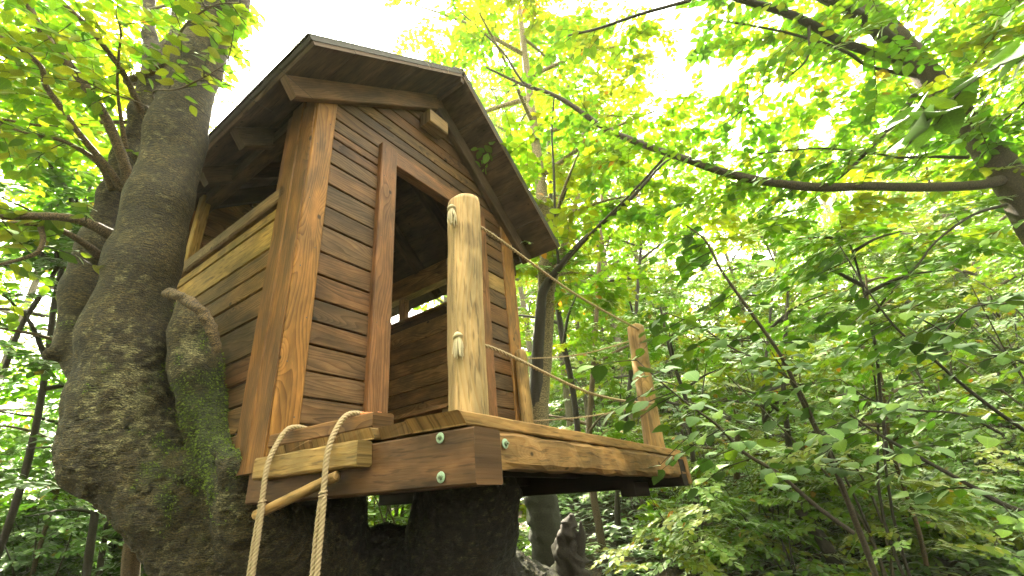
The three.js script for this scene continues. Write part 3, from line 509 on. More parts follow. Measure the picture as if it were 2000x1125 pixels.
{
  let lo = V(9, 9, 9), hi = V(-9, -9, -9);
  for (const b of BONES) for (const [p, r] of [[b.a, b.ra], [b.b, b.rb]]) { lo.min(p.clone().addScalar(-r - 0.05)); hi.max(p.clone().addScalar(r + 0.05)); }
  lo.y = Math.max(lo.y, -0.3);
  const { pos, idx } = surfaceNet(barkSDF, lo, hi, 0.0135);
  const nv = pos.length / 3, nor = new Float32Array(pos.length), col = new Float32Array(pos.length), moss = new Float32Array(nv), e = 0.006;
  const skinAt = (u, v) => { let best = V(0, 0, 0), bd = 1e9; for (let i = 0; i < nv; i++) { const p = V(pos[i * 3], pos[i * 3 + 1], pos[i * 3 + 2]), [a, b, d] = toPx(p), s = Math.hypot(a - u, b - v) * 0.02 + d; if (s < bd) { bd = s; best = p; } } return best; };   // the spot of bark seen at a place of the photograph
  const p0 = skinAt(262, 765), p1 = skinAt(374, 672), pm = skinAt(398, 850), p2 = skinAt(440, 985);
  for (let i = 0; i < nv; i++) {
    const x = pos[i * 3], y = pos[i * 3 + 1], z = pos[i * 3 + 2];
    const g = V(barkSDF(x + e, y, z) - barkSDF(x - e, y, z), barkSDF(x, y + e, z) - barkSDF(x, y - e, z), barkSDF(x, y, z + e) - barkSDF(x, y, z - e)).normalize();
    nor.set([g.x, g.y, g.z], i * 3);
    const [u, v] = toPx(V(x, y, z)); let gd = 9, gi = 0; for (const bn of BONES) { const d = boneDist(bn, x, y, z)[0]; if (d < gd) { gd = d; gi = bn.g; } }
    void u; void v;
    // the colours belong to the place on the stem: lichen patches, moss, bare bark; the stool is painted dark for the shade under the platform
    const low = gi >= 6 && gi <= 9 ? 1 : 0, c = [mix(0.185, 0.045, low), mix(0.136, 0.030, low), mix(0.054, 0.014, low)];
    const va = 0.9 + 0.55 * fbm3(x * 5, y * 9, z * 5) + 0.25 * n3(x * 22, y * 34, z * 22);
    const wr = sstep(0.1, 0.5, n3(x * 9, y * 55, z * 9)) * 0.22;
    for (let k = 0; k < 3; k++) c[k] *= va * (1 + wr) * (0.9 + 0.45 * sstep(-0.1, 0.5, fbm3(x * 2.1 + 3, y * 3, z * 2.1, 3)));
    const dl = Math.hypot((x - p0.x) * 1.05, (y - p0.y) * 0.7, (z - p0.z) * 0.9), patch = sstep(0.07, 0.115, 0.15 - dl + 0.30 * fbm3(x * 11, y * 24, z * 11, 4) + 0.03);
    const dl2 = p2.distanceTo(V(x, y, z)), patch2 = sstep(0.07, 0.10, 0.10 - dl2 + 0.26 * fbm3(x * 13, y * 20, z * 13, 3)), dl1 = p1.distanceTo(V(x, y, z)), patch1 = gi === 2 ? sstep(0.01, 0.035, 0.08 - dl1 + 0.09 * fbm3(x * 14, y * 18, z * 14, 3)) : 0;
    const dots = sstep(0.27, 0.34, fbm3(x * 15 + 5, y * 29, z * 15, 3)) * (0.5 + 0.6 * sstep(-0.2, 0.3, n3(x * 2.3, y * 2.3, z * 2.3))) * (1 - low * 0.5);
    const lich = clamp(Math.max(patch * 0.95, patch1 * 0.9, patch2 * 0.8, dots * 0.62));
    const lc = [0.75, 0.69, 0.42]; for (let k = 0; k < 3; k++) c[k] = mix(c[k], lc[k] * (0.8 + 0.3 * n3(x * 40, y * 60, z * 40)), lich);
    // moss: on the stub, in the fork and on top of the stool
    const dm = Math.hypot((x - pm.x) * 1.1, (y - pm.y) * 0.62, (z - pm.z) * 0.9), upf = g.y;
    let ms = sstep(-0.02, 0.14, 0.27 - dm + 0.20 * fbm3(x * 7, y * 7, z * 7, 4) + 0.06 * upf) * (1 - patch1) * (1 - patch * 0.8);
    ms = Math.max(ms, (gi <= 2 ? 0.55 : 0.3) * sstep(0.18, 0.5, fbm3(x * 3 + 7, y * 3, z * 3, 3) + 0.25 * upf - 0.08) * (y < 2.5 ? 1 : 0.3));
    moss[i] = ms; const mv = 0.75 + 0.5 * n3(x * 45, y * 45, z * 45), mc = [0.15 * mv, 0.20 * mv, 0.02 * mv]; for (let k = 0; k < 3; k++) c[k] = mix(c[k], mc[k], clamp(ms));
    col.set(c, i * 3);
  }
  // split by the way each triangle faces, so that the bark lies in metres on every side
  const map = new Map(), P = [], N = [], C = [], UV = [], I = [];
  for (let t = 0; t < idx.length; t += 3) {
    const q = [idx[t], idx[t + 1], idx[t + 2]], s = [0, 0, 0]; for (const i of q) for (let k = 0; k < 3; k++) s[k] += nor[i * 3 + k];
    const ax = s.map(Math.abs), w = ax[0] > ax[2] ? (ax[0] > ax[1] * 0.8 ? 0 : 1) : (ax[2] > ax[1] * 0.8 ? 2 : 1);
    for (const i of q) {
      const key = i * 3 + w; let n = map.get(key);
      if (n === undefined) { n = P.length / 3; map.set(key, n); const x = pos[i * 3], y = pos[i * 3 + 1], z = pos[i * 3 + 2]; P.push(x, y, z); N.push(nor[i * 3], nor[i * 3 + 1], nor[i * 3 + 2]); C.push(col[i * 3], col[i * 3 + 1], col[i * 3 + 2]); UV.push(w === 0 ? z : x, w === 1 ? z : y); }
      I.push(n);
    }
  }
  const g = new THREE.BufferGeometry(); g.setAttribute('position', new THREE.Float32BufferAttribute(P, 3)); g.setAttribute('normal', new THREE.Float32BufferAttribute(N, 3)); g.setAttribute('color', new THREE.Float32BufferAttribute(C, 3)); g.setAttribute('uv', new THREE.Float32BufferAttribute(UV, 2)); g.setIndex(I);
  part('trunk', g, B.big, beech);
  // moss cushions: short blades standing on the mossy bark
  const blades = []; for (let i = 0; i < 9; i++) { const a = R(0, 6.28), l = R(0.5, 1), s = R(0.2, 0.75), bx = Math.cos(a), bz = Math.sin(a), gg = new THREE.BufferGeometry(); gg.setAttribute('position', new THREE.Float32BufferAttribute([-bz * 0.12, 0, bx * 0.12, bz * 0.12, 0, -bx * 0.12, bx * s, l, bz * s], 3)); gg.setAttribute('uv', new THREE.Float32BufferAttribute([0, 0, 1, 0, 0.5, 1], 2)); gg.setIndex([0, 1, 2]); gg.computeVertexNormals(); blades.push(gg); }
  const tuft = mergeGeometries(blades), spots = []; for (let i = 0; i < nv; i++) if (moss[i] > 0.45 && rnd() < 0.75) spots.push(i);
  const mm = new THREE.InstancedMesh(tuft, new THREE.MeshStandardMaterial({ color: new THREE.Color(1, 1, 1), roughness: 1, side: THREE.DoubleSide }), spots.length), b0 = worldOf.get(beech); mm.name = 'moss'; mm.userData.kind = 'stuff'; mm.castShadow = mm.receiveShadow = true;
  spots.forEach((i, k) => { const p = V(pos[i * 3] - b0.x + R(-0.005, 0.005), pos[i * 3 + 1] - b0.y + R(-0.005, 0.005), pos[i * 3 + 2] - b0.z + R(-0.005, 0.005)), n = V(nor[i * 3], nor[i * 3 + 1], nor[i * 3 + 2]).add(V(R(-0.5, 0.5), R(-0.5, 0.3), R(-0.5, 0.5))).normalize(); const s = R(0.006, 0.013); mm.setMatrixAt(k, new THREE.Matrix4().compose(p, new THREE.Quaternion().setFromUnitVectors(V(0, 1, 0), n), V(s, s, s))); const v = R(0.6, 1.4); mm.setColorAt(k, new THREE.Color(0.13 * v, 0.18 * v, 0.016 * v)); });
  beech.add(mm);
}
// branches drawn as point lists (picture position, distance, radius in picture pixels)
const limb = (list, mat, parent, opt = {}) => part(opt.name ?? 'branch', tube(list.map(([u, v, d, r]) => ({ p: PX(u, v, d), r: r * d / 888.75 * wide(u) * (opt.k ?? 1) })), { seg: opt.seg ?? list.length * 5, rad: opt.rad ?? 9, rough: opt.rough ?? 0.12, rs: opt.rs ?? 9 }), mat, parent, opt.label);
const LIMBS = { beech: [], right: [], arc: [], hazel: [] };
{
  const L = (list, mat = B.limb) => { limb(list, mat, beech); LIMBS.beech.push(list); };
  limb([[326, 572, 1.98, 13], [352, 580, 1.96, 13], [386, 602, 1.94, 13], [410, 636, 1.94, 13], [421, 672, 1.94, 11], [425, 690, 1.94, 7]], B.limb, beech, { rad: 16, seg: 60, rough: 0.5, rs: 18 });
  L([[250, 360, 2.44, 15], [246, 330, 2.42, 13], [214, 245, 2.40, 12], [165, 165, 2.38, 11.5], [110, 98, 2.36, 11], [72, 45, 2.34, 10], [40, -30, 2.32, 9]]);
  L([[240, 372, 2.44, 10], [208, 325, 2.36, 8.5], [160, 268, 2.3, 8], [122, 215, 2.26, 7.5], [88, 165, 2.22, 7], [80, 130, 2.2, 7], [30, 88, 2.14, 6], [-20, 62, 2.1, 5]]);
  L([[220, 370, 2.45, 11], [196, 322, 2.38, 8], [130, 278, 2.3, 5], [60, 262, 2.24, 4], [-10, 240, 2.2, 3.5]]);
  L([[284, 240, 2.6, 11], [262, 185, 2.5, 8], [238, 138, 2.44, 7], [204, 92, 2.38, 6.5], [172, 52, 2.32, 6], [118, 0, 2.26, 6], [80, -40, 2.2, 5]]);
  L([[238, 470, 2.3, 18], [205, 452, 2.22, 14], [168, 434, 2.16, 12], [120, 424, 2.1, 11.5], [60, 422, 2.06, 11], [-20, 424, 2.02, 10]]);
  L([[196, 500, 2.34, 12], [168, 478, 2.26, 9], [130, 455, 2.2, 8], [84, 440, 2.14, 7], [30, 436, 2.1, 7], [-20, 440, 2.06, 6]]);
  L([[78, 440, 2.12, 7], [84, 470, 2.08, 6.5], [70, 495, 2.04, 6], [20, 512, 2.0, 5], [-20, 520, 2.0, 4]]);
  L([[262, 238, 2.66, 5], [180, 240, 2.5, 4.5], [90, 246, 2.4, 4], [0, 232, 2.3, 4], [-30, 226, 2.3, 3]]);
  L([[245, 290, 2.5, 7], [230, 180, 2.46, 3], [232, 110, 2.4, 3], [236, 60, 2.36, 2.5], [222, 20, 2.3, 2]]);
  L([[262, 160, 2.7, 11], [250, 158, 2.64, 10], [300, 138, 2.6, 9], [330, 118, 2.56, 5]]);
  L([[310, 225, 2.56, 3], [300, 180, 2.3, 2.5], [345, 175, 2.1, 2.2], [400, 150, 2.0, 2], [440, 125, 1.95, 1.5], [478, 92, 1.92, 1]]);
  L([[312, 222, 2.5, 3], [270, 200, 2.3, 2.4], [210, 180, 2.2, 2], [150, 150, 2.1, 1.6]]);
  L([[340, 120, 2.5, 4], [350, 70, 2.3, 3], [372, 40, 2.1, 2.4], [420, 10, 2.0, 2], [470, 6, 1.95, 1.4]]);
  L([[290, 20, 2.7, 5], [330, 10, 2.4, 3], [380, 12, 2.2, 2], [460, 14, 2.1, 1.2]]);
}
// ---- the slanting tree at the right edge
const rightTree = thing('leaning_tree', V(4.6, groundY(4.6, 3.6), 3.6), 'leaning tree with a brown trunk at the picture edge and long bare boughs', 'tree');
{
  const tr = (list, mat, rad = 9, seg) => { limb(list, mat, rightTree, { rad, seg }); };
  limb([[2330, 1130, 2.9, 74], [2230, 860, 2.95, 64], [2120, 620, 3.0, 54], [2010, 410, 3.05, 46], [1950, 320, 3.1, 38], [1905, 265, 3.15, 32], [1835, 175, 3.25, 30], [1760, 90, 3.35, 29], [1690, 15, 3.45, 27], [1620, -70, 3.6, 24]], B.lean, rightTree, { name: 'trunk', rad: 28, seg: 120 });
  const L = (list, mat = B.dark) => { tr(list, mat); LIMBS.right.push(list); };
  L([[1955, 352, 3.06, 16], [1905, 362, 3.0, 13], [1800, 366, 2.95, 12], [1700, 364, 2.9, 11], [1600, 366, 2.88, 10.5], [1500, 355, 2.9, 9.5], [1420, 338, 2.95, 8.5], [1330, 308, 3.05, 7.5], [1250, 280, 3.15, 7], [1180, 250, 3.25, 6], [1120, 208, 3.35, 5], [1075, 183, 3.4, 4], [1020, 165, 3.5, 3], [950, 132, 3.6, 2]], B.mid);
  L([[1765, 118, 3.3, 13], [1710, 104, 3.2, 11], [1640, 80, 3.1, 10], [1580, 45, 3.0, 9.5], [1520, 20, 2.95, 9], [1440, -4, 2.9, 8], [1380, -30, 2.9, 7]]);
  L([[1750, 90, 3.3, 17], [1690, 40, 3.2, 15], [1640, 10, 3.1, 13], [1590, -15, 3.0, 12], [1540, -50, 3.0, 11]]);
  L([[1060, 178, 3.42, 3], [1020, 158, 3.5, 2.6], [985, 105, 3.55, 2.2], [940, 60, 3.6, 1.6], [890, 15, 3.7, 1]], B.mid);
  L([[1790, 180, 3.2, 8], [1755, 230, 3.0, 6], [1705, 285, 2.9, 4.5], [1660, 330, 2.8, 3], [1636, 352, 2.75, 2]]);
  L([[1890, 308, 3.1, 5], [1810, 306, 2.95, 4], [1755, 308, 2.9, 3.4], [1710, 300, 2.85, 2.5], [1600, 290, 2.8, 2], [1480, 300, 2.8, 1.5]]);
  L([[1800, 150, 3.3, 6], [1700, 130, 3.2, 4.5], [1650, 100, 3.1, 4], [1560, 70, 3.0, 3], [1480, 52, 3.0, 2.4], [1400, 40, 3.1, 1.5]]);
  L([[1350, 0, 2.7, 4], [1250, 28, 2.75, 3.4], [1170, 55, 2.85, 2.8], [1110, 70, 2.9, 1.8]]);
  L([[1580, 50, 3.0, 4], [1578, 110, 2.9, 2.5], [1540, 150, 2.85, 2], [1500, 175, 2.8, 1.6], [1420, 240, 2.8, 1.2]]);
  L([[1965, 400, 3.0, 5], [1900, 420, 2.9, 3.5], [1830, 470, 2.8, 3], [1790, 520, 2.75, 2.4], [1740, 570, 2.7, 1.4]]);
  L([[1900, 260, 3.1, 4], [1960, 235, 2.9, 3], [2010, 190, 2.7, 2.5]]);
  L([[1300, 305, 3.08, 3], [1250, 360, 3.2, 2.6], [1190, 420, 3.35, 2.4], [1140, 470, 3.5, 1.8], [1100, 520, 3.6, 1.2]], B.mid);
  L([[1840, 200, 3.25, 5], [1900, 130, 3.0, 4], [1950, 60, 2.8, 3], [1990, 0, 2.6, 2.4]]);
}
// ---- leaves that can be told apart: single leaves on twigs along the near branches
const leafForms = [0, 1, 2, 3, 4, 5].map((i) => { reseed(900 + i); return leafGeo(0.066, 0.046, 7, { fold: R(0.03, 0.22), droop: R(0.05, 0.28), serr: 0.03 }); });
const hazelForms = [0, 1, 2, 3, 4, 5].map((i) => { reseed(950 + i); return leafGeo(0.082, 0.072, 9, { fold: R(0.03, 0.2), droop: R(0.1, 0.35), serr: 0.06 }); });
const leafTints = (list) => list.map((c) => leafMat(c[0], c[1], c[2], 0.5));
const TINTS = { beech: leafTints([[0.36, 0.43, 0.02], [0.29, 0.41, 0.02], [0.22, 0.37, 0.02], [0.40, 0.42, 0.03], [0.15, 0.30, 0.02]]), right: leafTints([[0.25, 0.44, 0.018], [0.19, 0.39, 0.018], [0.33, 0.46, 0.018], [0.13, 0.29, 0.018], [0.42, 0.44, 0.03]]), hazel: leafTints([[0.10, 0.23, 0.018], [0.14, 0.30, 0.018], [0.07, 0.17, 0.016], [0.24, 0.41, 0.018]]) };
function twigsAlong(lists, { per, len, step, jit = 0.25, t0 = 0.25, droop = 0.15 }) {
  const out = { leaves: [], twigs: [] };
  for (const list of lists) {
    const c = new THREE.CatmullRomCurve3(list.map(([u, v, d]) => PX(u, v, d))), L = c.getLength(), n = Math.max(2, Math.round(L * per));
    for (let i = 0; i < n; i++) {
      const t = t0 + (1 - t0) * Math.pow((i + rnd()) / n, 0.9), p = c.getPoint(Math.min(1, t)), T = c.getTangent(Math.min(1, t)), az = Math.atan2(-T.z, T.x) + (rnd() < 0.5 ? 1 : -1) * R(0.4, 1.5);
      const l = R(0.6, 1.2) * len, dir = V(Math.cos(az), R(-0.35, 0.3), -Math.sin(az)), e = p.clone().addScaledVector(dir, l).add(V(0, -droop * l, 0)), m = p.clone().lerp(e, 0.5).add(V(R(-1, 1), R(0.2, 1.2), R(-1, 1)).multiplyScalar(0.06 * l));
      const tc = new THREE.CatmullRomCurve3([p, m, e]); out.twigs.push(tube([{ p, r: 0.0028 }, { p: m, r: 0.002 }, { p: e, r: 0.001 }], { seg: 5, rad: 4, cap: false }));
      const k = Math.max(3, Math.round(l / step));
      for (let s = 0; s <= k; s++) { const q = tc.getPoint(0.15 + 0.85 * s / k); out.leaves.push({ p: q.add(V(R(-1, 1), R(-1, 1), R(-1, 1)).multiplyScalar(0.01)), yaw: az + (s === k ? R(-0.3, 0.3) : (s % 2 ? 1 : -1) * R(0.5, 1.2)), pitch: R(-0.55, 0.15), roll: R(-jit, jit) * 2, s: R(0.7, 1.15) }); }
    }
  }
  return out;
}
function leafOut(tree, out, forms, tints, weights, limit, label) {
  const base = worldOf.get(tree); if (out.twigs.length) { const m = part('twig', mergeGeometries(out.twigs), B.dark, tree); m.userData.kind = 'stuff'; }
  out.leaves = out.leaves.filter((q) => depthOf(q.p) > 0.7 && !inHouse(q.p));
  const seen = (q) => { const [u, v, d] = toPx(q.p); return u > -10 && u < 2010 && v > -10 && v < 1135 ? q.s / d : 0; };
  out.leaves.sort((a, b) => seen(b) - seen(a));
  out.leaves.slice(0, limit).forEach((q) => { const m = new THREE.Mesh(forms[Math.floor(rnd() * forms.length)], tints[Math.floor(rnd() * tints.length)]); m.name = 'leaf'; m.applyMatrix4(XF(q.p.clone().sub(base), q.yaw, q.pitch, q.roll, q.s)); m.castShadow = m.receiveShadow = true; tree.add(m); });
  const rest = out.leaves.slice(limit), per = forms.map(() => []); rest.forEach((q) => per[Math.floor(rnd() * forms.length)].push(q));
  per.forEach((qs, k) => { if (!qs.length) return; const im = new THREE.InstancedMesh(forms[k], LEAF, qs.length); im.name = 'foliage'; im.userData.kind = 'stuff'; im.castShadow = im.receiveShadow = true; qs.forEach((q, i) => { im.setMatrixAt(i, XF(q.p.clone().sub(base), q.yaw, q.pitch, q.roll, q.s)); im.setColorAt(i, leafColour(weights)); }); tree.add(im); });
}
const inHouse = (p) => p.x > -0.45 && p.x < 2.3 && p.z > -2.1 && p.z < 0.6 && p.y > 1.4 && p.y < 4.75 && p.y < roofY(p.x) + 0.42;
{
  reseed(810);
  const a = twigsAlong(LIMBS.beech, { per: 13, len: 0.27, step: 0.042, t0: 0.3 }); leafOut(beech, a, leafForms, TINTS.beech, WARM, 260);
  const extra = []; for (let i = 0; i < 150; i++) { const u = R(-80, 470), v = R(-90, 330), d = R(2.6, 4.2), p = PX(u, v, d); if (u > 330 && v > 120) continue; if (!inGap(p)) extra.push({ p, yaw: R(0, 6.28), pitch: R(-0.3, 0.2), roll: R(-0.4, 0.4), s: R(0.8, 1.1) }); }
  foliage(extra, SPRAY.near.concat(SPRAY.mid), WARM, beech);
  reseed(820);
  const b = twigsAlong(LIMBS.right, { per: 9, len: 0.30, step: 0.05, t0: 0.2 }); leafOut(rightTree, b, leafForms, TINTS.right, COOL, 280);
  const ex2 = []; for (let i = 0; i < 330; i++) { const u = R(1180, 2060), v = R(-120, 470), d = R(2.7, 5.2), p = PX(u, v, d); if (rnd() < sstep(1650, 1250, u) * 0.75) continue; ex2.push({ p, yaw: R(0, 6.28), pitch: R(-0.35, 0.2), roll: R(-0.4, 0.4), s: R(0.8, 1.15) }); }
  foliage(ex2, SPRAY.near.concat(SPRAY.mid), COOL, rightTree);
}
// ---- hazel in front of the slope, right of the platform
function stemPlant(name, pos, label, category, group, lists, mat, weights, opts) {
  const t = thing(name, pos, label, category, group); lists.forEach((l) => limb(l, mat, t, { name: 'stem', rad: 8, k: 0.72 })); reseed(opts.seed);
  leafOut(t, twigsAlong(lists, opts), opts.forms, opts.tints, weights, opts.limit); return t;
}
stemPlant('hazel_bush', PX(1730, 1250, 2.6), 'hazel with long crossing stems and toothed dark leaves beside the platform', 'bush', null, [
  [[1745, 1240, 2.5, 11], [1705, 1110, 2.5, 10], [1660, 990, 2.5, 9], [1620, 890, 2.5, 8], [1570, 790, 2.5, 7], [1528, 700, 2.5, 6], [1470, 615, 2.5, 5], [1410, 530, 2.55, 4], [1378, 470, 2.6, 3], [1340, 440, 2.7, 2]],
  [[1665, 1040, 2.4, 8], [1590, 985, 2.3, 7], [1520, 925, 2.2, 6], [1455, 885, 2.15, 5], [1400, 830, 2.1, 4], [1345, 790, 2.05, 3], [1290, 745, 2.0, 2], [1240, 700, 1.98, 1.2]],
  [[1600, 850, 2.48, 5], [1560, 760, 2.45, 4], [1500, 712, 2.45, 3.4], [1430, 680, 2.5, 3], [1370, 640, 2.55, 2.4], [1300, 610, 2.6, 1.4]],
], B.mid, DARK, { seed: 830, per: 11, len: 0.26, step: 0.062, t0: 0.28, forms: hazelForms, tints: TINTS.hazel, limit: 190, droop: 0.3 });
stemPlant('hazel_bush', PX(2160, 1180, 2.4), 'dark hazel boughs reaching in low from the picture edge', 'bush', null, [
  [[2200, 1080, 2.0, 14], [2060, 1020, 2.05, 12], [1960, 985, 2.1, 10], [1880, 940, 2.15, 8], [1790, 890, 2.2, 7], [1720, 850, 2.2, 5], [1660, 810, 2.25, 3]],
  [[2100, 900, 2.5, 9], [1985, 830, 2.5, 8], [1890, 760, 2.5, 6.5], [1810, 690, 2.5, 5], [1750, 640, 2.55, 4], [1690, 560, 2.6, 3], [1640, 480, 2.7, 2]],
  [[1960, 850, 2.45, 5], [1880, 810, 2.4, 4.4], [1780, 800, 2.4, 3.6], [1700, 780, 2.4, 2.6], [1640, 740, 2.4, 1.6]],
  [[2080, 760, 2.3, 6], [1980, 700, 2.3, 5], [1900, 690, 2.3, 4], [1830, 640, 2.35, 3], [1770, 610, 2.4, 2]],
  [[2060, 560, 2.4, 5], [1980, 590, 2.35, 4], [1900, 600, 2.3, 3], [1840, 650, 2.3, 2]],
], B.dark, DARK, { seed: 840, per: 12, len: 0.30, step: 0.062, t0: 0.1, forms: hazelForms, tints: TINTS.hazel, limit: 190, droop: 0.3 });

stemPlant('overhanging_twig', PX(2080, 40, 1.2), 'twig with large soft green leaves hanging in front of the leaning trunk', 'twig', null, [
  [[2090, 60, 1.2, 3], [1990, 110, 1.1, 2.6], [1900, 160, 1.0, 2.2], [1820, 230, 0.95, 1.8], [1760, 300, 0.92, 1.2]],
], B.dark, DARK, { seed: 850, per: 7, len: 0.10, step: 0.065, t0: 0.05, forms: hazelForms, tints: TINTS.hazel, limit: 60, droop: 0.3 });

// ---------------------------------------------------------------- the wood behind
const onGround = (u, v, d) => { const p = PX(u, v, d); p.y = groundY(p.x, p.z); return p; };
const visibleSide = (p, margin = 500) => { const [u, v, d] = toPx(p); return d > 0.5 && u > -margin && u < 2000 + margin && v > -margin * 1.4 && v < 1125 + margin; };
const sprayAt = (p, s0, s1, w) => ({ p, yaw: R(0, 6.28), pitch: R(-0.35, 0.15), roll: R(-0.35, 0.35), s: R(s0, s1), w });
// a bush: stems fanning from one stool, sprays along them
function bush(x, z, h, n, sprays, forms, weights, label, group, name = 'forest_bush') {
  const y = groundY(x, z), t = thing(name, V(x, y, z), label, 'bush', group), list = [], ss = forms === SPRAY.mid ? 1 : 0.85;
  for (let i = 0; i < n; i++) {
    const a = i / n * 6.28 + R(-0.6, 0.6), sp = R(0.25, 0.6) * h * 0.8, hh = h * R(0.7, 1.05), q = (k) => V(x + Math.cos(a) * sp * k * k + R(-0.04, 0.04) * h, y - 0.05 + hh * k, z + Math.sin(a) * sp * k * k + R(-0.04, 0.04) * h);
    const pts = [0, 0.33, 0.66, 1].map((k) => ({ p: q(k), r: mix(0.016, 0.004, k) * (h / 3) ** 0.5 })); part('stem', tube(pts, { seg: 10, rad: 5, rough: 0.1, cap: false }), rnd() < 0.5 ? B.mid : B.dark, t);
    const c = new THREE.CatmullRomCurve3(pts.map((k) => k.p));
    for (let s = 0; s < sprays / n; s++) { const k = R(0.18, 1), p = c.getPoint(k).add(V(R(-1, 1), R(-0.5, 0.5), R(-1, 1)).multiplyScalar(0.13 * h + 0.1)); if (!inHouse(p) && !inGap(p)) list.push(sprayAt(p, 0.8 * ss, 1.2 * ss)); }
  }
  foliage(list, forms, weights, t); return t;
}
// a tree: trunk along points, limbs, and a crown of sprays hung on the limbs
function tree(pts, mat, { crown0, crown1, spread, limbs, sprays, forms = SPRAY.far, weights = COOL, label, group, name = 'forest_tree', s0 = 0.8, s1 = 1.2, shape = 0.6, rad = 9, gap = true }) {
  const t = thing(name, pts[0].p, label, 'tree', group); part('trunk', tube(pts, { seg: 30, rad, rough: 0.08, rs: 4 }), mat, t);
  const c = new THREE.CatmullRomCurve3(pts.map((q) => q.p)), list = [];
  for (let i = 0; i < limbs; i++) {
    const f = (i + rnd()) / limbs, k = mix(crown0, crown1, f), p = c.getPoint(Math.min(1, k)), a = i * 2.4 + R(-0.5, 0.5), l = spread * R(0.65, 1.1) * Math.pow(Math.sin(Math.PI * clamp(0.12 + 0.85 * f)), shape), e = p.clone().add(V(Math.cos(a) * l, R(0.0, 0.35) * l, Math.sin(a) * l)), m = p.clone().lerp(e, 0.5).add(V(0, 0.08 * l, 0));
    if (l > 0.25) part('branch', tube([{ p, r: 0.012 + 0.012 * l }, { p: m, r: 0.008 + 0.007 * l }, { p: e, r: 0.004 }], { seg: 6, rad: 5, cap: false, rough: 0.1 }), mat, t);
    const lc = new THREE.CatmullRomCurve3([p, m, e]);
    for (let s = 0; s < sprays / limbs; s++) { const q = lc.getPoint(Math.pow(rnd(), 0.7)).add(V(R(-1, 1), R(-0.7, 0.5), R(-1, 1)).multiplyScalar(0.22 * l + 0.12)); if (!inHouse(q) && !(gap && inGap(q))) list.push(sprayAt(q, s0, s1)); }
  }
  foliage(list, forms, weights, t); return t;
}
const pole = (list) => list.map(([u, v, d, r]) => ({ p: PX(u, v, d), r: r * d / 888.75 * wide(u) }));
// the pale two-stemmed tree behind the hut
reseed(1000);
{
  const t = tree(pole([[1047, 860, 4.12, 26], [1050, 780, 4.2, 22], [1060, 690, 4.3, 19], [1066, 580, 4.4, 17], [1066, 480, 4.5, 15], [1058, 380, 4.7, 12], [1045, 270, 4.9, 9], [1030, 150, 5.2, 7], [1015, 20, 5.6, 5], [1000, -90, 6, 4]]), B.pale, { crown0: 0.35, crown1: 1, spread: 1.8, limbs: 18, sprays: 170, forms: SPRAY.mid, weights: WARM, label: 'pale slim beech with a dark twin stem rising behind the hut', rad: 14 });
  limb([[1046, 800, 4.15, 15], [1050, 690, 4.2, 12], [1056, 610, 4.2, 10.5], [1062, 566, 4.2, 9], [1090, 525, 4.15, 7], [1125, 485, 4.1, 6], [1165, 445, 4.1, 5], [1225, 395, 4.0, 4], [1290, 325, 4.0, 2.6], [1310, 310, 4.0, 1.5]], B.dark, t);
  limb([[1068, 610, 4.36, 7], [1085, 530, 4.4, 8], [1102, 480, 4.5, 7], [1118, 420, 4.6, 5], [1130, 380, 4.7, 4]], B.pale, t);
  limb([[1092, 530, 4.15, 3], [1085, 440, 4.1, 2.6], [1082, 340, 4.1, 2.4], [1078, 260, 4.1, 2], [1082, 190, 4.1, 1.5]], B.dark, t);
  limb([[1095, 1190, 3.85, 46], [1076, 1080, 3.92, 37], [1058, 985, 4.0, 31], [1048, 900, 4.09, 28], [1047, 858, 4.12, 26.5]], B.mossy, t, { name: 'trunk_base', rad: 18, seg: 50, rough: 0.25, label: 'mossy dark foot of the pale trunk' });
  const s = thing('tree_stump', PX(1108, 1125, 3.3), 'small dark broken stump beside the mossy leaning trunk', 'stump');
  part('stump', tube(pole([[1120, 1180, 3.3, 36], [1112, 1110, 3.3, 30], [1108, 1050, 3.3, 22], [1112, 1022, 3.3, 13], [1116, 1004, 3.3, 4]]), { seg: 40, rad: 24, rough: 0.7, rs: 11 }), B.dark, s); part('broken_spike', tube(pole([[1128, 1100, 3.28, 14], [1136, 1050, 3.28, 9], [1134, 1018, 3.28, 2]]), { seg: 10, rad: 8, rough: 0.3, rs: 12 }), B.dark, s);
}
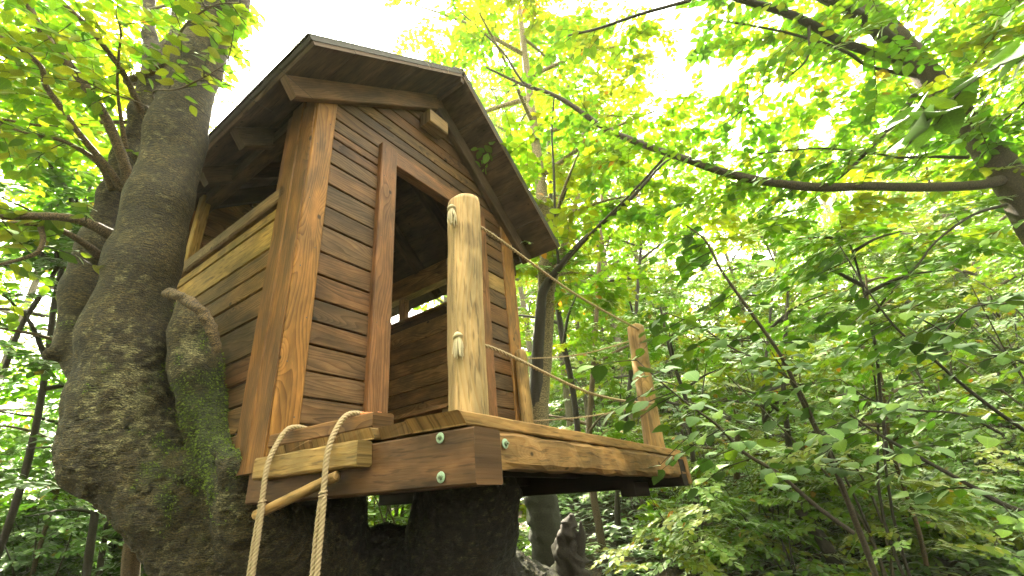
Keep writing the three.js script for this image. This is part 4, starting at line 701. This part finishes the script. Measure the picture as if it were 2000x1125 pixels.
// saplings and thin trunks that stand out one by one
const LINES = [
  [[[1136, 960, 5.2, 7], [1128, 840, 5.2, 6.5], [1116, 745, 5.2, 6.2], [1098, 660, 5.3, 6], [1086, 560, 5.4, 5.5], [1078, 430, 5.6, 4.5], [1070, 250, 6, 3]], 'thin brown sapling just right of the pale beech', WARM],
  [[[1190, 1150, 6, 9], [1172, 1040, 6, 8], [1158, 960, 6.1, 7.5], [1150, 860, 6.2, 6.5], [1160, 700, 6.4, 5], [1170, 520, 6.8, 4], [1180, 300, 7.4, 3]], 'straight sapling seen under the far platform corner', COOL],
  [[[1215, 1120, 6.6, 7], [1206, 980, 6.6, 6], [1222, 820, 6.8, 5], [1236, 700, 7, 4.4], [1246, 560, 7.2, 3.6], [1260, 380, 7.6, 2.5]], 'thin dark sapling behind the far rail post', COOL],
  [[[1360, 1130, 5.4, 8], [1358, 960, 5.4, 6], [1350, 860, 5.5, 5], [1342, 790, 5.5, 4.4], [1310, 690, 5.6, 3.4], [1290, 600, 5.8, 2.4]], 'dark upright sapling beyond the end of the platform', COOL],
  [[[1408, 1110, 5.8, 11], [1425, 1030, 5.8, 9], [1438, 950, 5.9, 7], [1440, 860, 6, 5.5], [1445, 760, 6.1, 4], [1450, 640, 6.3, 3]], 'crooked dark sapling left of the crossing hazel stems', COOL],
  [[[1512, 1130, 5.2, 6], [1506, 990, 5.2, 5.4], [1500, 880, 5.3, 4.6], [1490, 780, 5.4, 4], [1500, 660, 5.6, 3], [1515, 520, 5.9, 2]], 'slim upright stem behind the hazel fork', COOL],
  [[[1660, 1160, 4.6, 20], [1610, 1060, 4.7, 15], [1565, 1000, 4.8, 12], [1548, 940, 4.9, 9], [1540, 860, 5, 7], [1530, 740, 5.2, 5], [1540, 560, 5.5, 3]], 'thicker slanting trunk low behind the hazel stems', COOL],
  [[[1815, 1130, 4.4, 6], [1795, 1040, 4.4, 5.6], [1775, 980, 4.5, 5], [1740, 870, 4.6, 4.4], [1725, 760, 4.7, 4], [1700, 640, 4.8, 3.4], [1690, 520, 5, 2.4]], 'bare leaning stem in front of the yellow leaves', COOL],
  [[[1735, 900, 3.6, 4], [1720, 780, 3.6, 4], [1712, 690, 3.6, 3.6], [1692, 590, 3.6, 3], [1668, 500, 3.7, 2.4], [1640, 430, 3.8, 1.6]], 'thin twisting sapling in the middle of the slope', COOL],
  [[[-30, 1150, 4.2, 10], [22, 1010, 4.2, 10], [62, 870, 4.3, 9], [90, 720, 4.4, 8], [112, 560, 4.6, 7], [150, 440, 4.8, 5], [200, 300, 5.2, 3.4]], 'leaning pole left of the old beech', DARK],
  [[[252, 1180, 3.9, 22], [258, 1080, 3.9, 20], [266, 990, 4.0, 18], [274, 880, 4.2, 16], [280, 640, 4.8, 13], [286, 300, 5.6, 10]], 'dark upright trunk under the bulge of the old beech', DARK],
  [[[160, 1190, 4.8, 11], [176, 1070, 4.8, 10], [188, 980, 4.9, 9], [196, 820, 5.1, 8], [206, 560, 5.6, 6], [220, 300, 6, 4]], 'first of the two brown poles left of the dark trunk', DARK],
  [[[186, 1190, 5.3, 8], [198, 1090, 5.3, 7.6], [212, 1000, 5.4, 7], [226, 820, 5.7, 6], [240, 540, 6.2, 4]], 'second brown pole close to the dark trunk', DARK],
  [[[48, 1180, 5.6, 6], [80, 1060, 5.6, 5.6], [112, 960, 5.7, 5], [130, 860, 5.8, 4.4], [150, 700, 6, 3]], 'thin slanting stem low at the left', DARK],
  [[[10, 720, 3.4, 7], [40, 640, 3.4, 6.6], [90, 560, 3.5, 6], [130, 490, 3.6, 5], [160, 440, 3.7, 4], [200, 360, 3.9, 2]], 'grey slanting stem beside the fork of the old beech', DARK],
];
LINES.forEach(([l0, label, w], i) => { const l = i >= 9 && i <= 13 ? l0.map(([u, v, d, r]) => [u, v, d * 0.8, r]) : l0; reseed(1100 + i); const h = PX(...l[l.length - 1]).distanceTo(PX(...l[0])); tree(pole(l), i % 3 === 1 ? B.limb : B.dark, { crown0: 0.4, crown1: 1, spread: Math.min(1.3, 0.3 * h), limbs: 9, sprays: 34 + h * 6, forms: SPRAY.near.concat(SPRAY.mid), weights: w, label, group: 'saplings and poles among the bushes', name: 'sapling', rad: 7, s0: 0.75, s1: 1.05 }); });
// bushes over the slope: nearer ones first
const BUSH_LABELS = ['leafy green bush of the thicket on the slope', 'yellow-green bush of the thicket on the slope', 'bush at the left under the old beech, dark green leaves coloured for shade'];
{
  reseed(1200); let made = 0;
  for (let i = 0; i < 700 && made < 92; i++) {
    const u = R(-150, 2250), d = 4.2 + 12 * rnd(), p = onGround(u, 900, d); if (!visibleSide(p.clone().setY(p.y + 1.2), 250)) continue;
    if (u > 250 && u < 1150 && d < 5) continue; if (u > 1100 && u < 1650 && d < 6.8) continue;
    const left = u < 420, h = left ? R(2.0, 3.4) : R(2.0, 3.4) * (1 + 0.045 * d) * (u > 1300 ? 1.05 : 0.9), kind = left ? 2 : rnd() < 0.5 ? 1 : 0;  // bushes at the left: dimness put into the leaf colour by the dark palette
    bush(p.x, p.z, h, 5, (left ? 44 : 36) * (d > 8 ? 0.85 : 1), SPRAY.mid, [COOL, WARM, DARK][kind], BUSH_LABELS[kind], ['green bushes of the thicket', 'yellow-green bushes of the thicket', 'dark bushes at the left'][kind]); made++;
  }
}
// taller understorey trees up the slope, leafy to the ground
{
  reseed(1250); let made = 0;
  for (let i = 0; i < 300 && made < 36; i++) {
    const u = i % 4 === 3 ? R(1850, 2300) : R(980, 2250), d = i % 4 === 3 ? R(8, 16) : R(10, 21), p = onGround(u, 800, d); if (!visibleSide(p.clone().setY(p.y + 3), 200)) continue;
    const h = R(4.5, 7.5), kind = rnd() < 0.6 ? WARM : COOL, q = (k) => ({ p: V(p.x + R(-0.1, 0.1), p.y - 0.1 + h * k, p.z + R(-0.1, 0.1)), r: mix(0.06, 0.012, k) });
    tree([0, 0.3, 0.6, 1].map(q), B.mid, { crown0: 0.08, crown1: 1, spread: R(1.8, 2.6), limbs: 16, sprays: 80, weights: kind, label: kind === WARM ? 'yellow-green understorey tree' : 'green understorey tree', group: 'understorey trees up the slope', name: 'understorey_tree', rad: 6 }); made++;
  }
}
{
  reseed(1270);
  for (let i = 0; i < 28; i++) { const u = i < 20 ? -150 + 480 * ((i * 0.618) % 1) : R(-250, 120), d = i < 20 ? R(4.6, 8) : R(7, 10), p = onGround(u, 1000, d); bush(p.x, p.z, R(2.0, 3.0) * (d > 6 ? 1.15 : 0.95), 5, 95, SPRAY.mid, DARK, 'dark bush', 'dark bushes at the left'); }  // more left bushes whose dark leaf colour stands in for shade
}
{
  reseed(1290);
  for (let i = 0; i < 16; i++) { const u = 1330 + 760 * ((i * 0.618) % 1), d = R(4.6, 7), p = onGround(u, 1000, d); bush(p.x, p.z, R(0.9, 1.5), 5, 34, SPRAY.mid, i % 3 ? COOL : WARM, i % 3 ? 'green bush' : 'yellow bush', 'waist-high bushes low on the slope'); }
}
{   // and the wood beyond it
  [[-2, -8], [-4, -6], [-6, -10], [-8, -5], [-3.5, -12], [-9, -9], [-11, -3], [-7, -1.5], [-5.5, -14]].forEach(([x, z], i) => {
    reseed(1296 + i * 3); const y = groundY(x, z), h = R(9, 12);
    tree([0, 0.3, 0.6, 1].map((k) => ({ p: V(x + R(-0.2, 0.2), y - 0.2 + h * k, z + R(-0.2, 0.2)), r: mix(0.14, 0.02, k) })), B.mid, { crown0: 0.2, crown1: 1, spread: 3.2, limbs: 18, sprays: 130, weights: WARM, label: 'tall tree', group: 'trees behind the old beech', rad: 8 });
  });
  reseed(1299); for (let i = 0; i < 16; i++) { const x = -2.2 - 8 * ((i * 0.618) % 1), z = R(-13, -3); bush(x, z, R(1.8, 3), 5, 60, SPRAY.mid, DARK, 'dark bush', 'dark bushes at the left'); }
}
{   // the thicket goes on to the left of the picture
  reseed(1295);
  for (let i = 0; i < 18; i++) { const p = onGround(-250 - 1300 * ((i * 0.618) % 1), 1000, R(4.5, 9)); bush(p.x, p.z, R(2.0, 3.2), 5, 70, SPRAY.mid, DARK, 'dark bush', 'dark bushes at the left'); }
}
// low growth that fills the foot of the picture
{
  reseed(1300); let made = 0;
  for (let i = 0; i < 300 && made < 40; i++) {
    const u = R(-100, 2150), d = R(4.5, 12), p = onGround(u, 1050, d); if (u > 330 && u < 1000 && d < 6) continue;
    bush(p.x, p.z, R(0.6, 1.3), 4, 24, SPRAY.near.concat(SPRAY.mid.slice(0, 2)), u < 420 ? DARK : rnd() < 0.35 ? WARM : COOL, u < 420 ? 'low dark shoots at the foot of the left thicket' : 'low leafy shoots on the forest floor', u < 420 ? 'low shoots at the left' : 'low shoots on the forest floor', 'low_shoot'); made++;  // left shoots take the dark palette in place of real shade
  }
}
// forest trees, their crowns closing the canopy
{
  const spots = [[-480, 8, .12, 0], [-760, 9, .14, 0], [-1100, 8, .14, 0], [-620, 13, .15, 0], [-1000, 13, .15, 0], [-1500, 10, .15, 0], [-400, 16, .15, 0], [-60, 9, .10, 0], [180, 13, .15, 0], [320, 18, .15, 0], [-250, 12, .14, 0], [1130, 10, .11, 1], [1010, 14, .13, 1], [1250, 12, .10, 1], [1480, 17, .12, 2], [1860, 16, .16, 2], [2120, 13, .14, 2], [1400, 21, .17, 1], [1180, 19, .17, 1], [900, 22, .18, 1], [1700, 21, .18, 2], [1950, 20, .18, 2], [450, 22, .17, 0], [1550, 26, .2, 2], [1820, 26, .2, 2], [120, 22, .2, 0]];
  [[870, 8.5], [960, 9.5], [1060, 8], [1160, 10], [1260, 8.5], [1010, 12], [1340, 10.5]].forEach(([u, d], i) => {   // slender trees whose fine foliage closes the top of the picture
    reseed(1370 + i); const p = onGround(u, 900, d), h = R(9.5, 12.5);
    tree([0, 0.3, 0.6, 1].map((k) => ({ p: V(p.x + R(-0.15, 0.15), p.y - 0.1 + h * k, p.z + R(-0.15, 0.15)), r: mix(0.075, 0.015, k) })), B.beech, { crown0: 0.32, crown1: 1, spread: R(2.0, 2.8), limbs: 22, sprays: 125, forms: SPRAY.mid, weights: WARM, label: 'slender green tree', group: 'slender trees behind the hut', name: 'slender_tree', rad: 7 });
  });
  spots.forEach(([u, d, r, zone], i) => {
    reseed(1400 + i * 7); const p = onGround(u, 900, d), h = R(8.5, 12.5) + d * 0.22, lean = V(R(-0.9, 0.9), 0, R(-0.9, 0.9));
    const pts = [0, 0.15, 0.35, 0.55, 0.75, 1].map((k) => ({ p: V(p.x + lean.x * k * k + R(-0.08, 0.08), p.y - 0.15 + h * k, p.z + lean.z * k * k + R(-0.08, 0.08)), r: mix(r, 0.025, Math.pow(k, 0.85)) * (k === 0 ? 1.25 : 1) }));
    tree(pts, i % 2 ? B.beech : B.mid, { crown0: 0.24, crown1: 1, spread: R(2.6, 3.6), limbs: 20, sprays: zone === 2 ? 62 : 85, weights: zone === 0 ? WARM : zone === 1 ? WARM : COOL, label: ['tall tree of the wood behind the old beech', 'tall tree of the wood behind the hut', 'tall tree of the wood up the slope'][zone], group: ['trees behind the old beech', 'trees behind the hut', 'trees up the slope'][zone], rad: 10 });
  });
}
// ---------------------------------------------------------------- forest floor
{
  reseed(1500); const scatter = (name, geo, mat, n, fn) => { const im = new THREE.InstancedMesh(geo, mat, n); im.name = name; im.userData.kind = 'stuff'; im.castShadow = im.receiveShadow = true; for (let i = 0; i < n; i++) { const d = 4 + (name === 'ground_herbs' ? 20 * Math.pow(rnd(), 0.75) : 12 * Math.pow(rnd(), 1.3)), u = R(-150, 2150), p = onGround(u, 1000, d), [mtx, c] = fn(p, d); im.setMatrixAt(i, mtx); im.setColorAt(i, c); } scene.add(im); return im; };
  const flat = leafGeo(0.075, 0.055, 3, { fold: 0.25, droop: 0.3 });
  scatter('leaf_litter', flat, LEAF, 14000, (p) => { const k = rnd(), c = k < 0.6 ? [0.15, 0.095, 0.05] : k < 0.88 ? [0.25, 0.18, 0.10] : [0.34, 0.28, 0.03], v = R(0.6, 1.2); return [XF(p.add(V(0, 0.015, 0)), R(0, 6.28), R(-0.4, 0.4), R(-0.5, 0.5), R(0.7, 1.4)), new THREE.Color(c[0] * v, c[1] * v, c[2] * v)]; });
  const herb = mergeGeometries([0, 1, 2, 3, 4, 5, 6].map((k) => { const g = leafGeo(0.10, 0.05, 3, { fold: 0.15, droop: 0.5 }); g.applyMatrix4(XF(V(0, 0.05 + 0.03 * (k % 3), 0), k * 0.9, 0.6 - 0.2 * (k % 3), 0, 1)); return g; }));
  scatter('ground_herbs', herb, LEAF, 18000, (p, d) => [XF(p, R(0, 6.28), R(-0.15, 0.15), R(-0.15, 0.15), R(0.8, 2.2)), leafColour(d > 10 && rnd() < 0.75 ? COOL : DARK)]);  // near herbs coloured darker to imitate shade on the floor
  // fallen grey branches and a brush heap low on the slope
  const F = [[[1330, 1015, 5.6, 3.5], [1420, 1030, 5.5, 4], [1500, 1050, 5.3, 4.5], [1560, 1090, 5.2, 5], [1640, 1150, 5, 5]], [[1440, 970, 5.9, 3], [1500, 1010, 5.7, 3.5], [1560, 1060, 5.5, 4], [1590, 1120, 5.4, 4]], [[1840, 1050, 4.6, 2], [1880, 1080, 4.6, 2.4], [1905, 1118, 4.6, 3], [1930, 1160, 4.6, 3.4]], [[1965, 1030, 4.7, 2], [1940, 1070, 4.6, 2.4], [1915, 1115, 4.6, 2.8]], [[1390, 1120, 5.2, 3], [1440, 1060, 5.4, 3], [1500, 1000, 5.8, 2.4]], [[1925, 1060, 5, 2.2], [1980, 1040, 5, 2], [2020, 1030, 5, 2]]];
  F.forEach((l, i) => tag(part('fallen_branch', tube(pole(l), { seg: 24, rad: 7, rough: 0.15, rs: 6 }), B.dead), ['long grey dead branch lying below the hazel fork', 'pale dead branch sloping across the brush', 'thin grey dead twig low at the right', 'short dead twig leaning on the grey one', 'dead branch propped across the two long ones', 'thin dead twig lying at the right edge'][i], 'branch', 'dead branches on the slope'));
  const tw = []; for (let i = 0; i < 260; i++) { const u = rnd() < 0.55 ? R(1330, 1560) : R(1750, 2000), p = onGround(u, 1060, R(5, 7.2)), a = R(0, 6.28), l = R(0.25, 0.8), e = p.clone().add(V(Math.cos(a) * l, R(-0.02, 0.4), Math.sin(a) * l)); tw.push(tube([{ p: p.add(V(0, 0.02, 0)), r: 0.006 }, { p: p.clone().lerp(e, 0.5).add(V(R(-0.04, 0.04), 0.04, R(-0.04, 0.04))), r: 0.004 }, { p: e, r: 0.002 }], { seg: 4, rad: 4, cap: false })); }
  tag(part('brushwood', mergeGeometries(tw), B.dead), 'pale dry brushwood littering the slope', 'brushwood', null, 'stuff');
}

// unseen trees and bushes added round the camera to shade the hut and trunk
{
  [[-3.1, 0.4, 3.4], [-3.6, 2.4, 3.6], [-2.9, 4.2, 3.2], [-4.6, -0.9, 3.4], [-1.2, 4.6, 2.2], [0.8, 5.0, 2.4], [2.6, 4.9, 2.4]].forEach(([x, z, h], i) => { reseed(1660 + i); bush(x, z, h, 6, 95, SPRAY.mid, DARK, 'dark unseen bush added beside the camera for shade', 'shade bushes added beside the camera', 'shade_bush'); });
  [[-4.5, 6.5], [-1.0, 8.5], [3.0, 8.0], [-7.5, 3.0], [6.5, 6.8], [-5.5, 10], [1.2, 12], [-9, 8], [5, 12], [-6.5, -0.5]].forEach(([x, z], i) => {
    reseed(1700 + i * 5); const y = groundY(x, z), h = R(9, 11); const pts = [0, 0.3, 0.6, 1].map((k) => ({ p: V(x + R(-0.2, 0.2), y - 0.2 + h * k, z + R(-0.2, 0.2)), r: mix(0.2, 0.03, k) }));
    tree(pts, B.beech, { crown0: 0.3, crown1: 1, spread: 3.6, limbs: 18, sprays: 240, weights: COOL, label: 'unseen tall tree added behind the camera for shade', group: 'shade trees added behind the camera', name: 'shade_tree', rad: 8 });
  });
}

// the crowd of the wood: say of each which one it is, by the landmark it stands behind and its place in depth
{
  const COLS = [[-9999, -150, 'left of the picture'], [-150, 90, 'at the left picture edge'], [90, 230, 'behind the leaning left pole'], [230, 420, 'below the bulge of the old beech'], [420, 800, 'hidden behind the hut'], [800, 1040, 'right under the platform'], [1040, 1140, 'behind the pale slim beech'], [1140, 1290, 'behind the far rail post'], [1290, 1420, 'right of the far rail post'], [1420, 1560, 'left of the hazel fork'], [1560, 1700, 'behind the hazel fork'], [1700, 1850, 'right of the hazel fork'], [1850, 9999, 'at the right picture edge']];
  const ORD = ['nearest', 'second', 'third', 'fourth', 'fifth', 'sixth', 'seventh', 'eighth', 'ninth', 'tenth', 'eleventh', 'twelfth', 'thirteenth', 'fourteenth', 'fifteenth', 'sixteenth', 'seventeenth', 'eighteenth', 'nineteenth', 'twentieth', 'twenty-first', 'twenty-second', 'twenty-third', 'twenty-fourth', 'twenty-fifth', 'twenty-sixth', 'twenty-seventh', 'twenty-eighth', 'twenty-ninth', 'thirtieth', 'thirty-first', 'thirty-second', 'thirty-third', 'thirty-fourth', 'thirty-fifth', 'thirty-sixth', 'thirty-seventh', 'thirty-eighth', 'thirty-ninth', 'fortieth', 'forty-first', 'forty-second', 'forty-third', 'forty-fourth', 'forty-fifth', 'forty-sixth', 'forty-seventh', 'forty-eighth'];
  const KIND = { forest_bush: 'leafy bush', low_shoot: 'low leafy shoot', forest_tree: 'tall thin-trunked tree', understorey_tree: 'bushy small tree', slender_tree: 'slender fine-leaved tree' }, lots = new Map();
  for (const o of scene.children) {
    const kind = o.name.replace(/_\d+$/, ''); if (!KIND[kind]) continue;
    const [u, , d] = toPx(o.position), c = d < 1 ? 0 : COLS.findIndex(([a, b]) => u >= a && u < b), hue = /yellow/.test(o.userData.label) ? 'yellow-green ' : /dark/.test(o.userData.label) ? 'dark ' : 'green ', key = kind + c + hue;
    if (!lots.has(key)) lots.set(key, []); lots.get(key).push({ o, d, text: hue + KIND[kind], where: COLS[c][2] });
  }
  for (const [kind, text] of [['shade_tree', 'unseen shade tree added behind the camera'], ['shade_bush', 'dark bush beside the camera']]) scene.children.filter((o) => o.name.replace(/_\d+$/, '') === kind).sort((a, b) => a.position.x - b.position.x).forEach((o, i) => { o.userData.label = text + ', ' + (i ? ORD[i] : 'first') + ' from the left'; });
  for (const list of lots.values()) list.sort((a, b) => a.d - b.d).forEach((q, i) => { q.o.userData.label = q.text + ' ' + q.where + (list.length > 1 ? ', ' + (ORD[i] ?? 'farthest') + ' in depth there' : ''); });
}

renderer.render(scene, camera);
